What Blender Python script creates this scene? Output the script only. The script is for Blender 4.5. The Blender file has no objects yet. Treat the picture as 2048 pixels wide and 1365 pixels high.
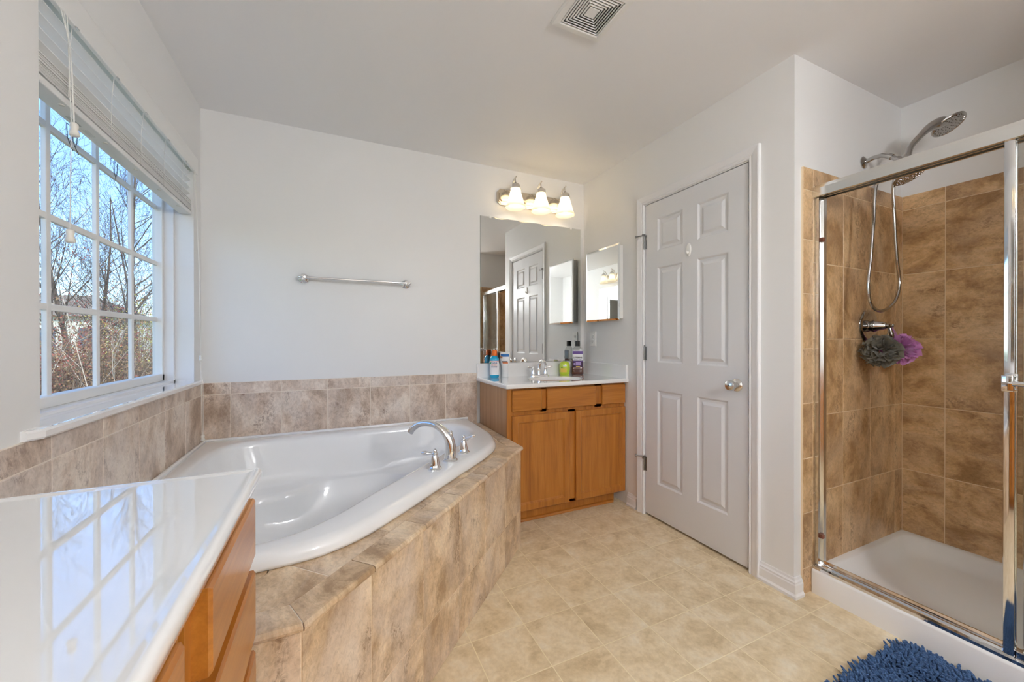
import bpy, bmesh, math, random
from mathutils import Vector, Matrix
import numpy as np
random.seed(7)
C = bpy.context.scene.collection
SC = bpy.context.scene

# ------------------------------------------------------------------ camera
cam_d = bpy.data.cameras.new('camera'); cam = bpy.data.objects.new('camera', cam_d); C.objects.link(cam)
cam_d.sensor_width = 36; cam_d.lens = 776.14/2048*36; cam_d.clip_start = 0.02; cam_d.clip_end = 500
_F = Vector((0.41890877, 0.90802325, -0.00303548)); _R = Vector((0.908026083, -0.418912827, -0.000822789)); _U = _R.cross(_F)
M4 = Matrix((( _R.x, _U.x, -_F.x, 0), (_R.y, _U.y, -_F.y, 0), (_R.z, _U.z, -_F.z, 1.1594), (0, 0, 0, 1)))
cam.matrix_world = M4
SC.camera = cam

# ------------------------------------------------------------------ world, sun, exposure
SC.view_settings.view_transform = 'Standard'; SC.view_settings.look = 'None'
SC.view_settings.gamma = 1.0; SC.view_settings.use_curve_mapping = False
SC.view_settings.exposure = 2.3
SC.cycles.max_bounces = 14; SC.cycles.diffuse_bounces = 7; SC.cycles.glossy_bounces = 7
SC.cycles.transmission_bounces = 10; SC.cycles.transparent_max_bounces = 16
SC.cycles.sample_clamp_indirect = 6.0
SC.cycles.caustics_reflective = False; SC.cycles.caustics_refractive = False
world = bpy.data.worlds.new('world'); SC.world = world; world.use_nodes = True
wn = world.node_tree; wn.nodes.clear()
sky = wn.nodes.new('ShaderNodeTexSky'); sky.sky_type = 'NISHITA'; sky.sun_disc = False
sky.sun_elevation = math.radians(38); sky.sun_rotation = math.radians(140); sky.altitude = 100
sky.air_density = 1.0; sky.dust_density = 0.6; sky.ozone_density = 3.0
bg = wn.nodes.new('ShaderNodeBackground'); wo = wn.nodes.new('ShaderNodeOutputWorld')
bg.inputs[1].default_value = 0.092
tint = wn.nodes.new('ShaderNodeMix'); tint.data_type = 'RGBA'; tint.blend_type = 'MULTIPLY'; tint.inputs[0].default_value = 1.0
tint.inputs[7].default_value = (0.82, 0.93, 1.08, 1); wn.links.new(sky.outputs[0], tint.inputs[6]); wn.links.new(tint.outputs[2], bg.inputs[0]); wn.links.new(bg.outputs[0], wo.inputs[0])
sun_d = bpy.data.lights.new('sun', 'SUN'); sun_d.energy = 1.1; sun_d.angle = math.radians(0.5); sun_d.color = (1.0, 0.93, 0.82)
sun = bpy.data.objects.new('sun', sun_d); C.objects.link(sun)
sun.rotation_euler = Vector((0.42, -0.75, 0.62)).to_track_quat('Z', 'Y').to_euler()
BULB = 4.0          # brightness of the lit vanity bulbs
FILL_GLOBE = 12.5           # brightness of the added fill lamp behind the camera

# ------------------------------------------------------------------ constants of the room (metres)
XL, XR, YB, YS, XF, H = -0.661, 1.882, 2.666, 1.052, 2.860, 2.44
YN = -1.55           # the wall behind the camera
YSE = -0.11          # far end of the shower opening
DECK = 0.558

# ------------------------------------------------------------------ materials
MATS = {}
def nm(name):
    m = bpy.data.materials.new(name); m.use_nodes = True; n = m.node_tree
    return m, n, n.nodes['Principled BSDF']
def lk(n, a, b): n.links.new(a, b)
def plain(name, col, rough=0.5, metal=0.0, spec=0.5, coat=0.0, trans=0.0, ior=1.45, bump=0.0, bscale=200, emit=None, estr=0, sss=0):
    m, n, b = nm(name)
    b.inputs['Base Color'].default_value = (*col, 1); b.inputs['Roughness'].default_value = rough
    b.inputs['Metallic'].default_value = metal; b.inputs['Specular IOR Level'].default_value = spec
    b.inputs['Coat Weight'].default_value = coat; b.inputs['Coat Roughness'].default_value = 0.04
    b.inputs['Transmission Weight'].default_value = trans; b.inputs['IOR'].default_value = ior
    if emit: b.inputs['Emission Color'].default_value = (*emit, 1); b.inputs['Emission Strength'].default_value = estr
    if bump:
        t = n.nodes.new('ShaderNodeTexNoise'); t.inputs['Scale'].default_value = bscale; t.inputs['Detail'].default_value = 3
        g = n.nodes.new('ShaderNodeNewGeometry'); lk(n, g.outputs['Position'], t.inputs['Vector'])
        u = n.nodes.new('ShaderNodeBump'); u.inputs['Strength'].default_value = bump; u.inputs['Distance'].default_value = 0.002
        lk(n, t.outputs[0], u.inputs['Height']); lk(n, u.outputs[0], b.inputs['Normal'])
    MATS[name] = m; return m
def ramp(n, pts):
    r = n.nodes.new('ShaderNodeValToRGB'); e = r.color_ramp.elements
    while len(e) < len(pts): e.new(0.5)
    for i, (p, c) in enumerate(pts): e[i].position = p; e[i].color = (*c, 1)
    return r
def mixc(n, a, b, f, mode='MIX'):
    x = n.nodes.new('ShaderNodeMix'); x.data_type = 'RGBA'; x.blend_type = mode
    if isinstance(f, (int, float)): x.inputs[0].default_value = f
    else: lk(n, f, x.inputs[0])
    for s, v in ((6, a), (7, b)):
        if isinstance(v, tuple): x.inputs[s].default_value = (*v, 1)
        else: lk(n, v, x.inputs[s])
    return x.outputs[2]
def stone(name, lo, mid, hi, grey, dark, rough=0.38):
    """mottled travertine-look ceramic; reads the per-tile UV (metres + random offset)"""
    m, n, b = nm(name)
    uv = n.nodes.new('ShaderNodeUVMap')
    mp = n.nodes.new('ShaderNodeMapping'); mp.inputs['Scale'].default_value = (1.25, 0.85, 1); mp.inputs['Rotation'].default_value = (0, 0, 0.5)
    lk(n, uv.outputs[0], mp.inputs[0])
    a = n.nodes.new('ShaderNodeTexNoise'); a.inputs['Scale'].default_value = 5.0; a.inputs['Detail'].default_value = 12; a.inputs['Roughness'].default_value = 0.70; a.inputs['Distortion'].default_value = 0.35
    lk(n, mp.outputs[0], a.inputs['Vector'])
    r = ramp(n, [(0.40, lo), (0.5, mid), (0.60, hi)]); lk(n, a.outputs[0], r.inputs[0])
    g = n.nodes.new('ShaderNodeTexNoise'); g.inputs['Scale'].default_value = 2.6; g.inputs['Detail'].default_value = 8; g.inputs['Roughness'].default_value = 0.62; g.inputs['Distortion'].default_value = 0.6
    mp2 = n.nodes.new('ShaderNodeMapping'); mp2.inputs['Location'].default_value = (11, 5, 3); mp2.inputs['Scale'].default_value = (1.7, 0.8, 1); mp2.inputs['Rotation'].default_value = (0, 0, -0.45)
    lk(n, uv.outputs[0], mp2.inputs[0]); lk(n, mp2.outputs[0], g.inputs['Vector'])
    gr = ramp(n, [(0.45, (0, 0, 0)), (0.66, (0.75, 0.75, 0.75))]); lk(n, g.outputs[0], gr.inputs[0])
    c = mixc(n, r.outputs[0], grey, gr.outputs[0])
    f = n.nodes.new('ShaderNodeTexNoise'); f.inputs['Scale'].default_value = 75; f.inputs['Detail'].default_value = 6; f.inputs['Roughness'].default_value = 0.7; f.inputs['Distortion'].default_value = 0.8
    lk(n, mp.outputs[0], f.inputs['Vector'])
    fr = ramp(n, [(0.34, (0.78, 0.75, 0.72)), (0.52, (1.0, 1.0, 1.0)), (0.72, (1.12, 1.10, 1.08))]); lk(n, f.outputs[0], fr.inputs[0])
    c = mixc(n, c, fr.outputs[0], 0.85, 'MULTIPLY')
    # dark pitted patches: fine speckle seen only where a coarse mask allows it
    s1 = n.nodes.new('ShaderNodeTexNoise'); s1.inputs['Scale'].default_value = 7.5; s1.inputs['Detail'].default_value = 6; s1.inputs['Distortion'].default_value = 0.8
    lk(n, mp2.outputs[0], s1.inputs['Vector'])
    s2 = n.nodes.new('ShaderNodeTexNoise'); s2.inputs['Scale'].default_value = 55; s2.inputs['Detail'].default_value = 7; s2.inputs['Roughness'].default_value = 0.78; s2.inputs['Distortion'].default_value = 0.8
    lk(n, mp.outputs[0], s2.inputs['Vector'])
    q1 = ramp(n, [(0.53, (0, 0, 0)), (0.66, (1, 1, 1))]); lk(n, s1.outputs[0], q1.inputs[0])
    q2 = ramp(n, [(0.46, (0, 0, 0)), (0.60, (1, 1, 1))]); lk(n, s2.outputs[0], q2.inputs[0])
    mul = n.nodes.new('ShaderNodeMath'); mul.operation = 'MULTIPLY'; lk(n, q1.outputs[0], mul.inputs[0]); lk(n, q2.outputs[0], mul.inputs[1])
    ml2 = n.nodes.new('ShaderNodeMath'); ml2.operation = 'MULTIPLY'; lk(n, mul.outputs[0], ml2.inputs[0]); ml2.inputs[1].default_value = 0.8
    c = mixc(n, c, dark, ml2.outputs[0])
    lk(n, c, b.inputs['Base Color']); b.inputs['Roughness'].default_value = rough
    u = n.nodes.new('ShaderNodeBump'); u.inputs['Strength'].default_value = 0.12; u.inputs['Distance'].default_value = 0.001
    lk(n, s2.outputs[0], u.inputs['Height']); lk(n, u.outputs[0], b.inputs['Normal'])
    MATS[name] = m; return m
def wood(name, axis, lo, mid, hi):
    m, n, b = nm(name)
    g = n.nodes.new('ShaderNodeNewGeometry'); mp = n.nodes.new('ShaderNodeMapping')
    s = [14, 14, 14]; s['XYZ'.index(axis)] = 1.1; mp.inputs['Scale'].default_value = s
    lk(n, g.outputs['Position'], mp.inputs[0])
    a = n.nodes.new('ShaderNodeTexNoise'); a.inputs['Scale'].default_value = 2.2; a.inputs['Detail'].default_value = 7; a.inputs['Roughness'].default_value = 0.55; a.inputs['Distortion'].default_value = 0.5
    lk(n, mp.outputs[0], a.inputs['Vector'])
    r = ramp(n, [(0.25, lo), (0.5, mid), (0.8, hi)]); lk(n, a.outputs[0], r.inputs[0])
    s2 = [160, 160, 160]; s2['XYZ'.index(axis)] = 5; mp2 = n.nodes.new('ShaderNodeMapping'); mp2.inputs['Scale'].default_value = s2
    lk(n, g.outputs['Position'], mp2.inputs[0])
    f = n.nodes.new('ShaderNodeTexNoise'); f.inputs['Scale'].default_value = 1.5; f.inputs['Detail'].default_value = 4; lk(n, mp2.outputs[0], f.inputs['Vector'])
    fr = ramp(n, [(0.3, (0.86, 0.84, 0.82)), (0.7, (1.04, 1.04, 1.04))]); lk(n, f.outputs[0], fr.inputs[0])
    c = mixc(n, r.outputs[0], fr.outputs[0], 0.8, 'MULTIPLY')
    lk(n, c, b.inputs['Base Color']); b.inputs['Roughness'].default_value = 0.33; b.inputs['Coat Weight'].default_value = 0.35; b.inputs['Coat Roughness'].default_value = 0.12
    MATS[name] = m; return m
def pane(name, tint, rough=0.0, refl=1.0):
    m = bpy.data.materials.new(name); m.use_nodes = True; n = m.node_tree; n.nodes.clear()
    o = n.nodes.new('ShaderNodeOutputMaterial'); t = n.nodes.new('ShaderNodeBsdfTransparent'); t.inputs[0].default_value = (*tint, 1)
    g = n.nodes.new('ShaderNodeBsdfGlossy'); g.inputs['Roughness'].default_value = rough
    fr = n.nodes.new('ShaderNodeFresnel'); ge = n.nodes.new('ShaderNodeNewGeometry'); mr = n.nodes.new('ShaderNodeMapRange')
    mr.inputs['To Min'].default_value = 1.45; mr.inputs['To Max'].default_value = 1/1.45; lk(n, ge.outputs['Backfacing'], mr.inputs[0]); lk(n, mr.outputs[0], fr.inputs[0])
    mu = n.nodes.new('ShaderNodeMath'); mu.operation = 'MULTIPLY'; mu.inputs[1].default_value = refl; lk(n, fr.outputs[0], mu.inputs[0])
    x = n.nodes.new('ShaderNodeMixShader'); lk(n, mu.outputs[0], x.inputs[0]); lk(n, t.outputs[0], x.inputs[1]); lk(n, g.outputs[0], x.inputs[2])
    lk(n, x.outputs[0], o.inputs[0]); MATS[name] = m; return m
def floor_mat():
    m, n, b = nm('vinyl floor'); P = 0.2262
    g = n.nodes.new('ShaderNodeNewGeometry'); sx = n.nodes.new('ShaderNodeSeparateXYZ'); lk(n, g.outputs['Position'], sx.inputs[0])
    def mt(op, a, bb=None):
        x = n.nodes.new('ShaderNodeMath'); x.operation = op
        for i, v in enumerate((a, bb)):
            if v is None: continue
            if isinstance(v, (int, float)): x.inputs[i].default_value = v
            else: lk(n, v, x.inputs[i])
        return x.outputs[0]
    ds, cells = [], []
    for k, off in (('X', 0.026), ('Y', 0.0565)):
        q = mt('DIVIDE', mt('SUBTRACT', sx.outputs[k], off), P)
        cells.append(mt('FLOOR', q)); fr = mt('FRACT', q); ds.append(mt('MINIMUM', fr, mt('SUBTRACT', 1.0, fr)))
    d = mt('MULTIPLY', mt('MINIMUM', ds[0], ds[1]), P)
    gm = n.nodes.new('ShaderNodeMapRange'); gm.inputs['From Min'].default_value = 0.0009; gm.inputs['From Max'].default_value = 0.0024; gm.inputs['To Min'].default_value = 1; gm.inputs['To Max'].default_value = 0
    lk(n, d, gm.inputs[0])
    cb = n.nodes.new('ShaderNodeCombineXYZ'); lk(n, cells[0], cb.inputs[0]); lk(n, cells[1], cb.inputs[1])
    wnz = n.nodes.new('ShaderNodeTexWhiteNoise'); wnz.noise_dimensions = '3D'; lk(n, cb.outputs[0], wnz.inputs['Vector'])
    ad = n.nodes.new('ShaderNodeVectorMath'); ad.operation = 'MULTIPLY_ADD'; lk(n, wnz.outputs['Color'], ad.inputs[0]); ad.inputs[1].default_value = (30, 30, 30); lk(n, g.outputs['Position'], ad.inputs[2])
    a = n.nodes.new('ShaderNodeTexNoise'); a.inputs['Scale'].default_value = 9; a.inputs['Detail'].default_value = 10; a.inputs['Roughness'].default_value = 0.68; a.inputs['Distortion'].default_value = 0.4
    lk(n, ad.outputs[0], a.inputs['Vector'])
    r = ramp(n, [(0.30, (0.56, 0.43, 0.26)), (0.43, (0.71, 0.575, 0.37)), (0.55, (0.80, 0.675, 0.475)), (0.68, (0.85, 0.765, 0.60))]); lk(n, a.outputs[0], r.inputs[0])
    f = n.nodes.new('ShaderNodeTexNoise'); f.inputs['Scale'].default_value = 60; f.inputs['Detail'].default_value = 5; lk(n, ad.outputs[0], f.inputs['Vector'])
    fr = ramp(n, [(0.35, (0.88, 0.86, 0.83)), (0.65, (1.03, 1.03, 1.03))]); lk(n, f.outputs[0], fr.inputs[0])
    c = mixc(n, r.outputs[0], fr.outputs[0], 0.7, 'MULTIPLY')
    c = mixc(n, c, (0.88, 0.77, 0.53), gm.outputs[0])
    lk(n, c, b.inputs['Base Color']); b.inputs['Roughness'].default_value = 0.42
    u = n.nodes.new('ShaderNodeBump'); u.inputs['Strength'].default_value = 0.3; u.inputs['Distance'].default_value = 0.002; u.invert = True
    lk(n, gm.outputs[0], u.inputs['Height']); lk(n, u.outputs[0], b.inputs['Normal'])
    MATS['vinyl floor'] = m; return m

PAINT = plain('wall paint', (0.79, 0.79, 0.785), 0.42, bump=0.05, bscale=260)
CEIL = plain('ceiling paint', (0.83, 0.83, 0.84), 0.5, bump=0.04, bscale=260)
TRIM = plain('white trim enamel', (0.80, 0.80, 0.81), 0.28)
DOORW = plain('white door enamel', (0.72, 0.73, 0.75), 0.32, bump=0.06, bscale=140)
ACRYL = plain('white acrylic', (0.83, 0.84, 0.85), 0.09, coat=0.5)
PAN = plain('shower pan acrylic', (0.88, 0.88, 0.875), 0.22)
MARBLE = plain('cultured marble', (0.86, 0.86, 0.86), 0.05, coat=1.0); MARBLE.node_tree.nodes['Principled BSDF'].inputs['Coat IOR'].default_value = 1.85; MARBLE.node_tree.nodes['Principled BSDF'].inputs['Coat Roughness'].default_value = 0.01
CHROME = plain('chrome', (0.80, 0.80, 0.81), 0.06, metal=1)
BRCHR = plain('brushed chrome', (0.72, 0.71, 0.69), 0.22, metal=1)
DKCHR = plain('shower chrome', (0.50, 0.49, 0.48), 0.08, metal=1)
HINGEM = plain('satin hinge steel', (0.30, 0.30, 0.30), 0.28, metal=1)
NICKEL = plain('warm nickel', (0.78, 0.70, 0.58), 0.14, metal=1)
ALUM = plain('bright aluminium', (0.86, 0.87, 0.86), 0.16, metal=1)
DARKM = plain('dark steel', (0.16, 0.16, 0.16), 0.35, metal=1)
MIRR = plain('mirror silver', (0.88, 0.90, 0.89), 0.0, metal=1)
MEDGE = plain('mirror edge glass', (0.35, 0.40, 0.39), 0.1, metal=0.6)
PLAST = plain('white plastic', (0.82, 0.82, 0.80), 0.3)
BLIND = plain('blind vinyl', (0.92, 0.92, 0.91), 0.35)
_n = BLIND.node_tree; _t = _n.nodes.new('ShaderNodeBsdfTranslucent'); _t.inputs[0].default_value = (0.9, 0.9, 0.88, 1); _x = _n.nodes.new('ShaderNodeMixShader'); _x.inputs[0].default_value = 0.18
_n.links.new(_n.nodes['Principled BSDF'].outputs[0], _x.inputs[1]); _n.links.new(_t.outputs[0], _x.inputs[2]); _n.links.new(_x.outputs[0], _n.nodes['Material Output'].inputs[0])
CORD = plain('white cord', (0.80, 0.79, 0.76), 0.7)
TASSEL = plain('ivory tassel plastic', (0.78, 0.76, 0.70), 0.35)
PRINT = plain('grey print', (0.60, 0.60, 0.58), 0.6)
BLACKP = plain('black plastic', (0.02, 0.02, 0.022), 0.35)
DARKV = plain('dark void', (0.03, 0.03, 0.03), 0.9)
GROUT = plain('sand grout', (0.80, 0.64, 0.44), 0.85)
GROUTW = plain('pale grout', (0.84, 0.76, 0.66), 0.85)
RUST = plain('rubber bumper', (0.20, 0.07, 0.04), 0.6)
FLOOR = floor_mat()
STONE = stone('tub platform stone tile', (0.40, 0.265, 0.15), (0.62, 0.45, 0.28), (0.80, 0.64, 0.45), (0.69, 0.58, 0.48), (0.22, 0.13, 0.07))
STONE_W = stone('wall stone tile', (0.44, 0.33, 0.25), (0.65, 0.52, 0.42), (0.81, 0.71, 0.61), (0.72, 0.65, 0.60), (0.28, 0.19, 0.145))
STONE_S = stone('shower stone tile', (0.38, 0.215, 0.09), (0.60, 0.38, 0.185), (0.77, 0.54, 0.30), (0.66, 0.48, 0.31), (0.23, 0.115, 0.05))
WLO, WMI, WHI = (0.32, 0.105, 0.016), (0.46, 0.172, 0.024), (0.56, 0.235, 0.042)
WZ, WX, WY = wood('maple upright grain', 'Z', WLO, WMI, WHI), wood('maple level grain', 'X', WLO, WMI, WHI), wood('maple level grain along wall', 'Y', WLO, WMI, WHI)
WSIDE = wood('maple veneer side', 'Z', (0.40, 0.20, 0.085), (0.50, 0.27, 0.13), (0.56, 0.32, 0.17))
WINGLASS = pane('window glass', (0.97, 0.98, 0.98), 0.0, 0.3); SHGLASS = pane('shower glass', (0.955, 0.97, 0.96), 0.03)

# ------------------------------------------------------------------ mesh builder
def V(*a): return Vector(a)
class B:
    def __init__(s): s.v = []; s.f = []; s.uv = {}
    def add(s, vs, fs, uvs=None):
        o = len(s.v); s.v += [Vector(p) for p in vs]
        for i, f in enumerate(fs):
            if uvs is not None: s.uv[len(s.f)] = uvs[i]
            s.f.append([o+k for k in f])
        return s
    def box(s, x0, x1, y0, y1, z0, z1, b=0.0):
        if x0 > x1: x0, x1 = x1, x0
        if y0 > y1: y0, y1 = y1, y0
        if z0 > z1: z0, z1 = z1, z0
        if b <= 0:
            vs = [(x, y, z) for z in (z0, z1) for y in (y0, y1) for x in (x0, x1)]
            return s.add(vs, [(0, 2, 3, 1), (4, 5, 7, 6), (0, 1, 5, 4), (2, 6, 7, 3), (0, 4, 6, 2), (1, 3, 7, 5)])
        bm = bmesh.new(); bmesh.ops.create_cube(bm, size=1)
        for v in bm.verts: v.co = V((x0+x1)/2+v.co.x*(x1-x0), (y0+y1)/2+v.co.y*(y1-y0), (z0+z1)/2+v.co.z*(z1-z0))
        bmesh.ops.bevel(bm, geom=bm.edges[:], offset=b, segments=2 if b < 0.006 else 3, affect='EDGES', profile=0.5)
        bm.verts.index_update(); vs = [v.co.copy() for v in bm.verts]; fs = [[v.index for v in f.verts] for f in bm.faces]; bm.free()
        return s.add(vs, fs)
    def rings(s, rs, cap0=True, cap1=True, closed=True):
        """loft equal-length rings of points"""
        n = len(rs[0]); vs = [p for r in rs for p in r]; fs = []
        for i in range(len(rs)-1):
            for j in range(n if closed else n-1):
                k = (j+1) % n; fs.append((i*n+j, i*n+k, (i+1)*n+k, (i+1)*n+j))
        if cap0: fs.append(tuple(range(n))[::-1])
        if cap1: fs.append(tuple((len(rs)-1)*n+j for j in range(n)))
        return s.add(vs, fs)
    def lathe(s, prof, o=(0, 0, 0), axis=(0, 0, 1), n=24, sx=1.0, sy=1.0, rot=0.0):
        a = Vector(axis).normalized(); t = V(1, 0, 0) if abs(a.x) < 0.9 else V(0, 1, 0)
        u = (t-a*t.dot(a)).normalized(); w = a.cross(u); o = Vector(o)
        c, q = math.cos(rot), math.sin(rot); u, w = u*c+w*q, w*c-u*q
        return s.rings([[o+a*h+u*(math.cos(2*math.pi*k/n)*r*sx)+w*(math.sin(2*math.pi*k/n)*r*sy) for k in range(n)] for r, h in prof])
    def tube(s, pts, r, n=8, caps=True):
        pts = [Vector(p) for p in pts]; m = len(pts)
        if not isinstance(r, (list, tuple)): r = [r]*m
        T = [(pts[min(i+1, m-1)]-pts[max(i-1, 0)]).normalized() for i in range(m)]
        u = T[0].orthogonal().normalized(); rs = []
        for i in range(m):
            u = (u-T[i]*u.dot(T[i])).normalized(); w = T[i].cross(u)
            rs.append([pts[i]+u*(math.cos(2*math.pi*k/n)*r[i])+w*(math.sin(2*math.pi*k/n)*r[i]) for k in range(n)])
        return s.rings(rs, caps, caps)
    def prism(s, poly, O, U, W, N, t):
        """extrude 2-D polygon (u,w) on plane O,U,W along N by t"""
        O, U, W, N = map(Vector, (O, U, W, N)); a = [O+U*p[0]+W*p[1] for p in poly]; b = [p+N*t for p in a]
        return s.rings([a, b])
    def build(s, name, mat, parent=None, smooth=False, kind=None, label=None, autos=None):
        me = bpy.data.meshes.new(name); off = Vector((0, 0, 0)); p = parent
        while p is not None: off += Vector(p.location); p = p.parent
        me.from_pydata([tuple(v-off) for v in s.v], [], s.f)
        bm = bmesh.new(); bm.from_mesh(me); bmesh.ops.recalc_face_normals(bm, faces=bm.faces[:]); bm.to_mesh(me); bm.free()
        if s.uv:
            l = me.uv_layers.new(name='UVMap')
            for i, p in enumerate(me.polygons):
                if i in s.uv:
                    # recalc may flip winding: match by vertex id
                    m = dict(zip(s.f[i], s.uv[i]))
                    for li in p.loop_indices: l.data[li].uv = m[me.loops[li].vertex_index]
        me.materials.append(mat)
        if smooth:
            for p in me.polygons: p.use_smooth = True
        o = bpy.data.objects.new(name, me); C.objects.link(o)
        if parent is not None: o.parent = parent
        if smooth and autos: m = o.modifiers.new('split', 'EDGE_SPLIT'); m.split_angle = math.radians(autos)
        if kind: o['kind'] = kind
        if label: o['label'] = label
        return o
def tag(o, label, cat, group=None, kind=None):
    o['label'] = label; o['category'] = cat
    if group: o['group'] = group
    if kind: o['kind'] = kind
    return o
def thing(name, label, cat, loc=(0, 0, 0), group=None):
    o = bpy.data.objects.new(name, None); C.objects.link(o); o.location = loc; o.empty_display_size = 0.05
    return tag(o, label, cat, group)
def struct(o): o['kind'] = 'structure'; return o
def copy_tree(o, parent=None):
    c = o.copy(); C.objects.link(c); c.parent = parent
    for ch in list(o.children): copy_tree(ch, c)
    return c

def clip(poly, a, b, c):
    """keep the side where a*x+b*y <= c"""
    out = []
    for i in range(len(poly)):
        p, q = poly[i], poly[(i+1) % len(poly)]; dp, dq = a*p[0]+b*p[1]-c, a*q[0]+b*q[1]-c
        if dp <= 0: out.append(p)
        if dp*dq < 0: t = dp/(dp-dq); out.append((p[0]+t*(q[0]-p[0]), p[1]+t*(q[1]-p[1])))
    return out
def add_tile(b, poly, O, U, W, N, t, bev=0.0015, uvo=None, sw=False):
    O, U, W, N = map(Vector, (O, U, W, N)); cx = sum(p[0] for p in poly)/len(poly); cy = sum(p[1] for p in poly)/len(poly)
    ru, rv = uvo if uvo else (random.uniform(0, 60), random.uniform(0, 60))
    def ins(p):
        d = math.hypot(p[0]-cx, p[1]-cy) or 1; k = bev*1.4/d; return (p[0]+(cx-p[0])*k, p[1]+(cy-p[1])*k)
    P = [(poly, 0.0), (poly, t-bev), ([ins(p) for p in poly], t)]
    rs = [[O+U*p[0]+W*p[1]+N*h for p in q] for q, h in P]; n = len(poly)
    vs = [p for r in rs for p in r]; fs = []; uv = []
    def T(p): return (p[1]+ru, p[0]+rv) if sw else (p[0]+ru, p[1]+rv)
    for i in range(2):
        for j in range(n):
            k = (j+1) % n; fs.append((i*n+j, i*n+k, (i+1)*n+k, (i+1)*n+j)); uv.append([T(P[i][0][j]), T(P[i][0][k]), T(P[i+1][0][k]), T(P[i+1][0][j])])
    fs.append(tuple(2*n+j for j in range(n))); uv.append([T(p) for p in P[2][0]])
    b.add(vs, fs, uv)
def tile_rect(b, u0, u1, w0, w1, O, U, W, N, t=0.008, g=0.0032, **k):
    if u1-u0 < 0.01 or w1-w0 < 0.01: return
    h = g/2; add_tile(b, [(u0+h, w0+h), (u1-h, w0+h), (u1-h, w1-h), (u0+h, w1-h)], O, U, W, N, t, **k)
def tile_grid(us, ws, O, U, W, N, t=0.008, **k):
    b = B()
    for i in range(len(us)-1):
        for j in range(len(ws)-1): tile_rect(b, us[i], us[i+1], ws[j], ws[j+1], O, U, W, N, t, **k)
    return b

def front(b, O, U, W, N, w, h, t, panels, rings, bev=0.0):
    """slab w x h, thickness t, its face (at N) carrying panels [(u0,u1,w0,w1)] moulded by rings [(inset, depth)]"""
    O, U, W, N = map(Vector, (O, U, W, N))
    us = sorted({0, w, *[p[0] for p in panels], *[p[1] for p in panels]}); ws = sorted({0, h, *[p[2] for p in panels], *[p[3] for p in panels]})
    e = bev
    pt = lambda u, v, d: O+U*(min(max(u, e), w-e))+W*(min(max(v, e), h-e))+N*(t+d)
    for i in range(len(us)-1):
        for j in range(len(ws)-1):
            cu, cw = (us[i]+us[i+1])/2, (ws[j]+ws[j+1])/2
            if any(p[0] < cu < p[1] and p[2] < cw < p[3] for p in panels): continue
            b.add([pt(us[i], ws[j], 0), pt(us[i+1], ws[j], 0), pt(us[i+1], ws[j+1], 0), pt(us[i], ws[j+1], 0)], [(0, 1, 2, 3)])
    for p in panels:
        prev = None
        for ins, d in [(0, 0)]+list(rings):
            r = [O+U*(p[0]+ins)+W*(p[2]+ins)+N*(t+d), O+U*(p[1]-ins)+W*(p[2]+ins)+N*(t+d), O+U*(p[1]-ins)+W*(p[3]-ins)+N*(t+d), O+U*(p[0]+ins)+W*(p[3]-ins)+N*(t+d)]
            if prev: b.rings([prev, r], False, False)
            prev = r
        b.add(prev, [(0, 1, 2, 3)])
    q = lambda u, v, d: O+U*u+W*v+N*d
    rs = [[q(0, 0, 0), q(w, 0, 0), q(w, h, 0), q(0, h, 0)], [q(0, 0, t-e), q(w, 0, t-e), q(w, h, t-e), q(0, h, t-e)]]
    if e: rs.append([q(e, e, t), q(w-e, e, t), q(w-e, h-e, t), q(e, h-e, t)])
    b.rings(rs, True, False)

X, Y, Z = (1, 0, 0), (0, 1, 0), (0, 0, 1); nX, nY, nZ = (-1, 0, 0), (0, -1, 0), (0, 0, -1)

# ================================================================== THE SETTING
WT = 0.14   # wall thickness
struct(B().box(XL-WT, XF+WT, YN-2.2, YB+WT, -0.12, 0).build('floor', FLOOR))
struct(B().box(XL-WT, XF+WT, YN-2.2, YB+WT, H, H+0.12).build('ceiling', CEIL))
wall_back = struct(B().box(XL-WT, XF+WT, YB, YB+WT, 0, H).build('wall_back', PAINT))
OY0, OY1, OZ0, OZ1 = 1.366, 2.544, 0.926, 2.125          # window opening
b = B()
b.box(XL-0.16, XL, YN-2.2, OY0, 0, H); b.box(XL-0.16, XL, OY1, YB, 0, H); b.box(XL-0.16, XL, OY0, OY1, 0, OZ0); b.box(XL-0.16, XL, OY0, OY1, OZ1, H)
wall_left = struct(b.build('wall_left', PAINT))
DY0, DY1, DZ = 1.258, 1.974, 2.052                       # closet door opening in the right wall
b = B(); b.box(XR, XR+0.12, DY1, YB, 0, H); b.box(XR, XR+0.12, DY0, DY1, DZ, H); b.box(XR, XR+0.12, YS, DY0, 0, H)
b.box(XR, XR+0.12, YN, YSE, 0, H)
wall_right = struct(b.build('wall_right', PAINT))
wall_head = struct(B().box(XR+0.12, XF+WT, YS, YS+0.12, 0, H).build('wall_shower_head', PAINT))
wall_side = struct(B().box(XF, XF+WT, YN-2.2, YS, 0, H).build('wall_shower_side', PAINT))
wall_end = struct(B().box(XR+0.12, XF, YSE-0.12, YSE, 0, H).build('wall_shower_end', PAINT))
b = B(); b.box(XL, 0.55, YN-0.12, YN, 0, H); b.box(1.36, XF, YN-0.12, YN, 0, H); b.box(0.55, 1.36, YN-0.12, YN, 2.06, H)
b.box(XL-WT, XF+WT, YN-2.2-0.12, YN-2.2, 0, H)
wall_near = struct(b.build('wall_near', PAINT))
struct(B().box(2.6, 2.72, DY0-0.1, YB, 0, H).build('wall_closet', PAINT))

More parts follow.
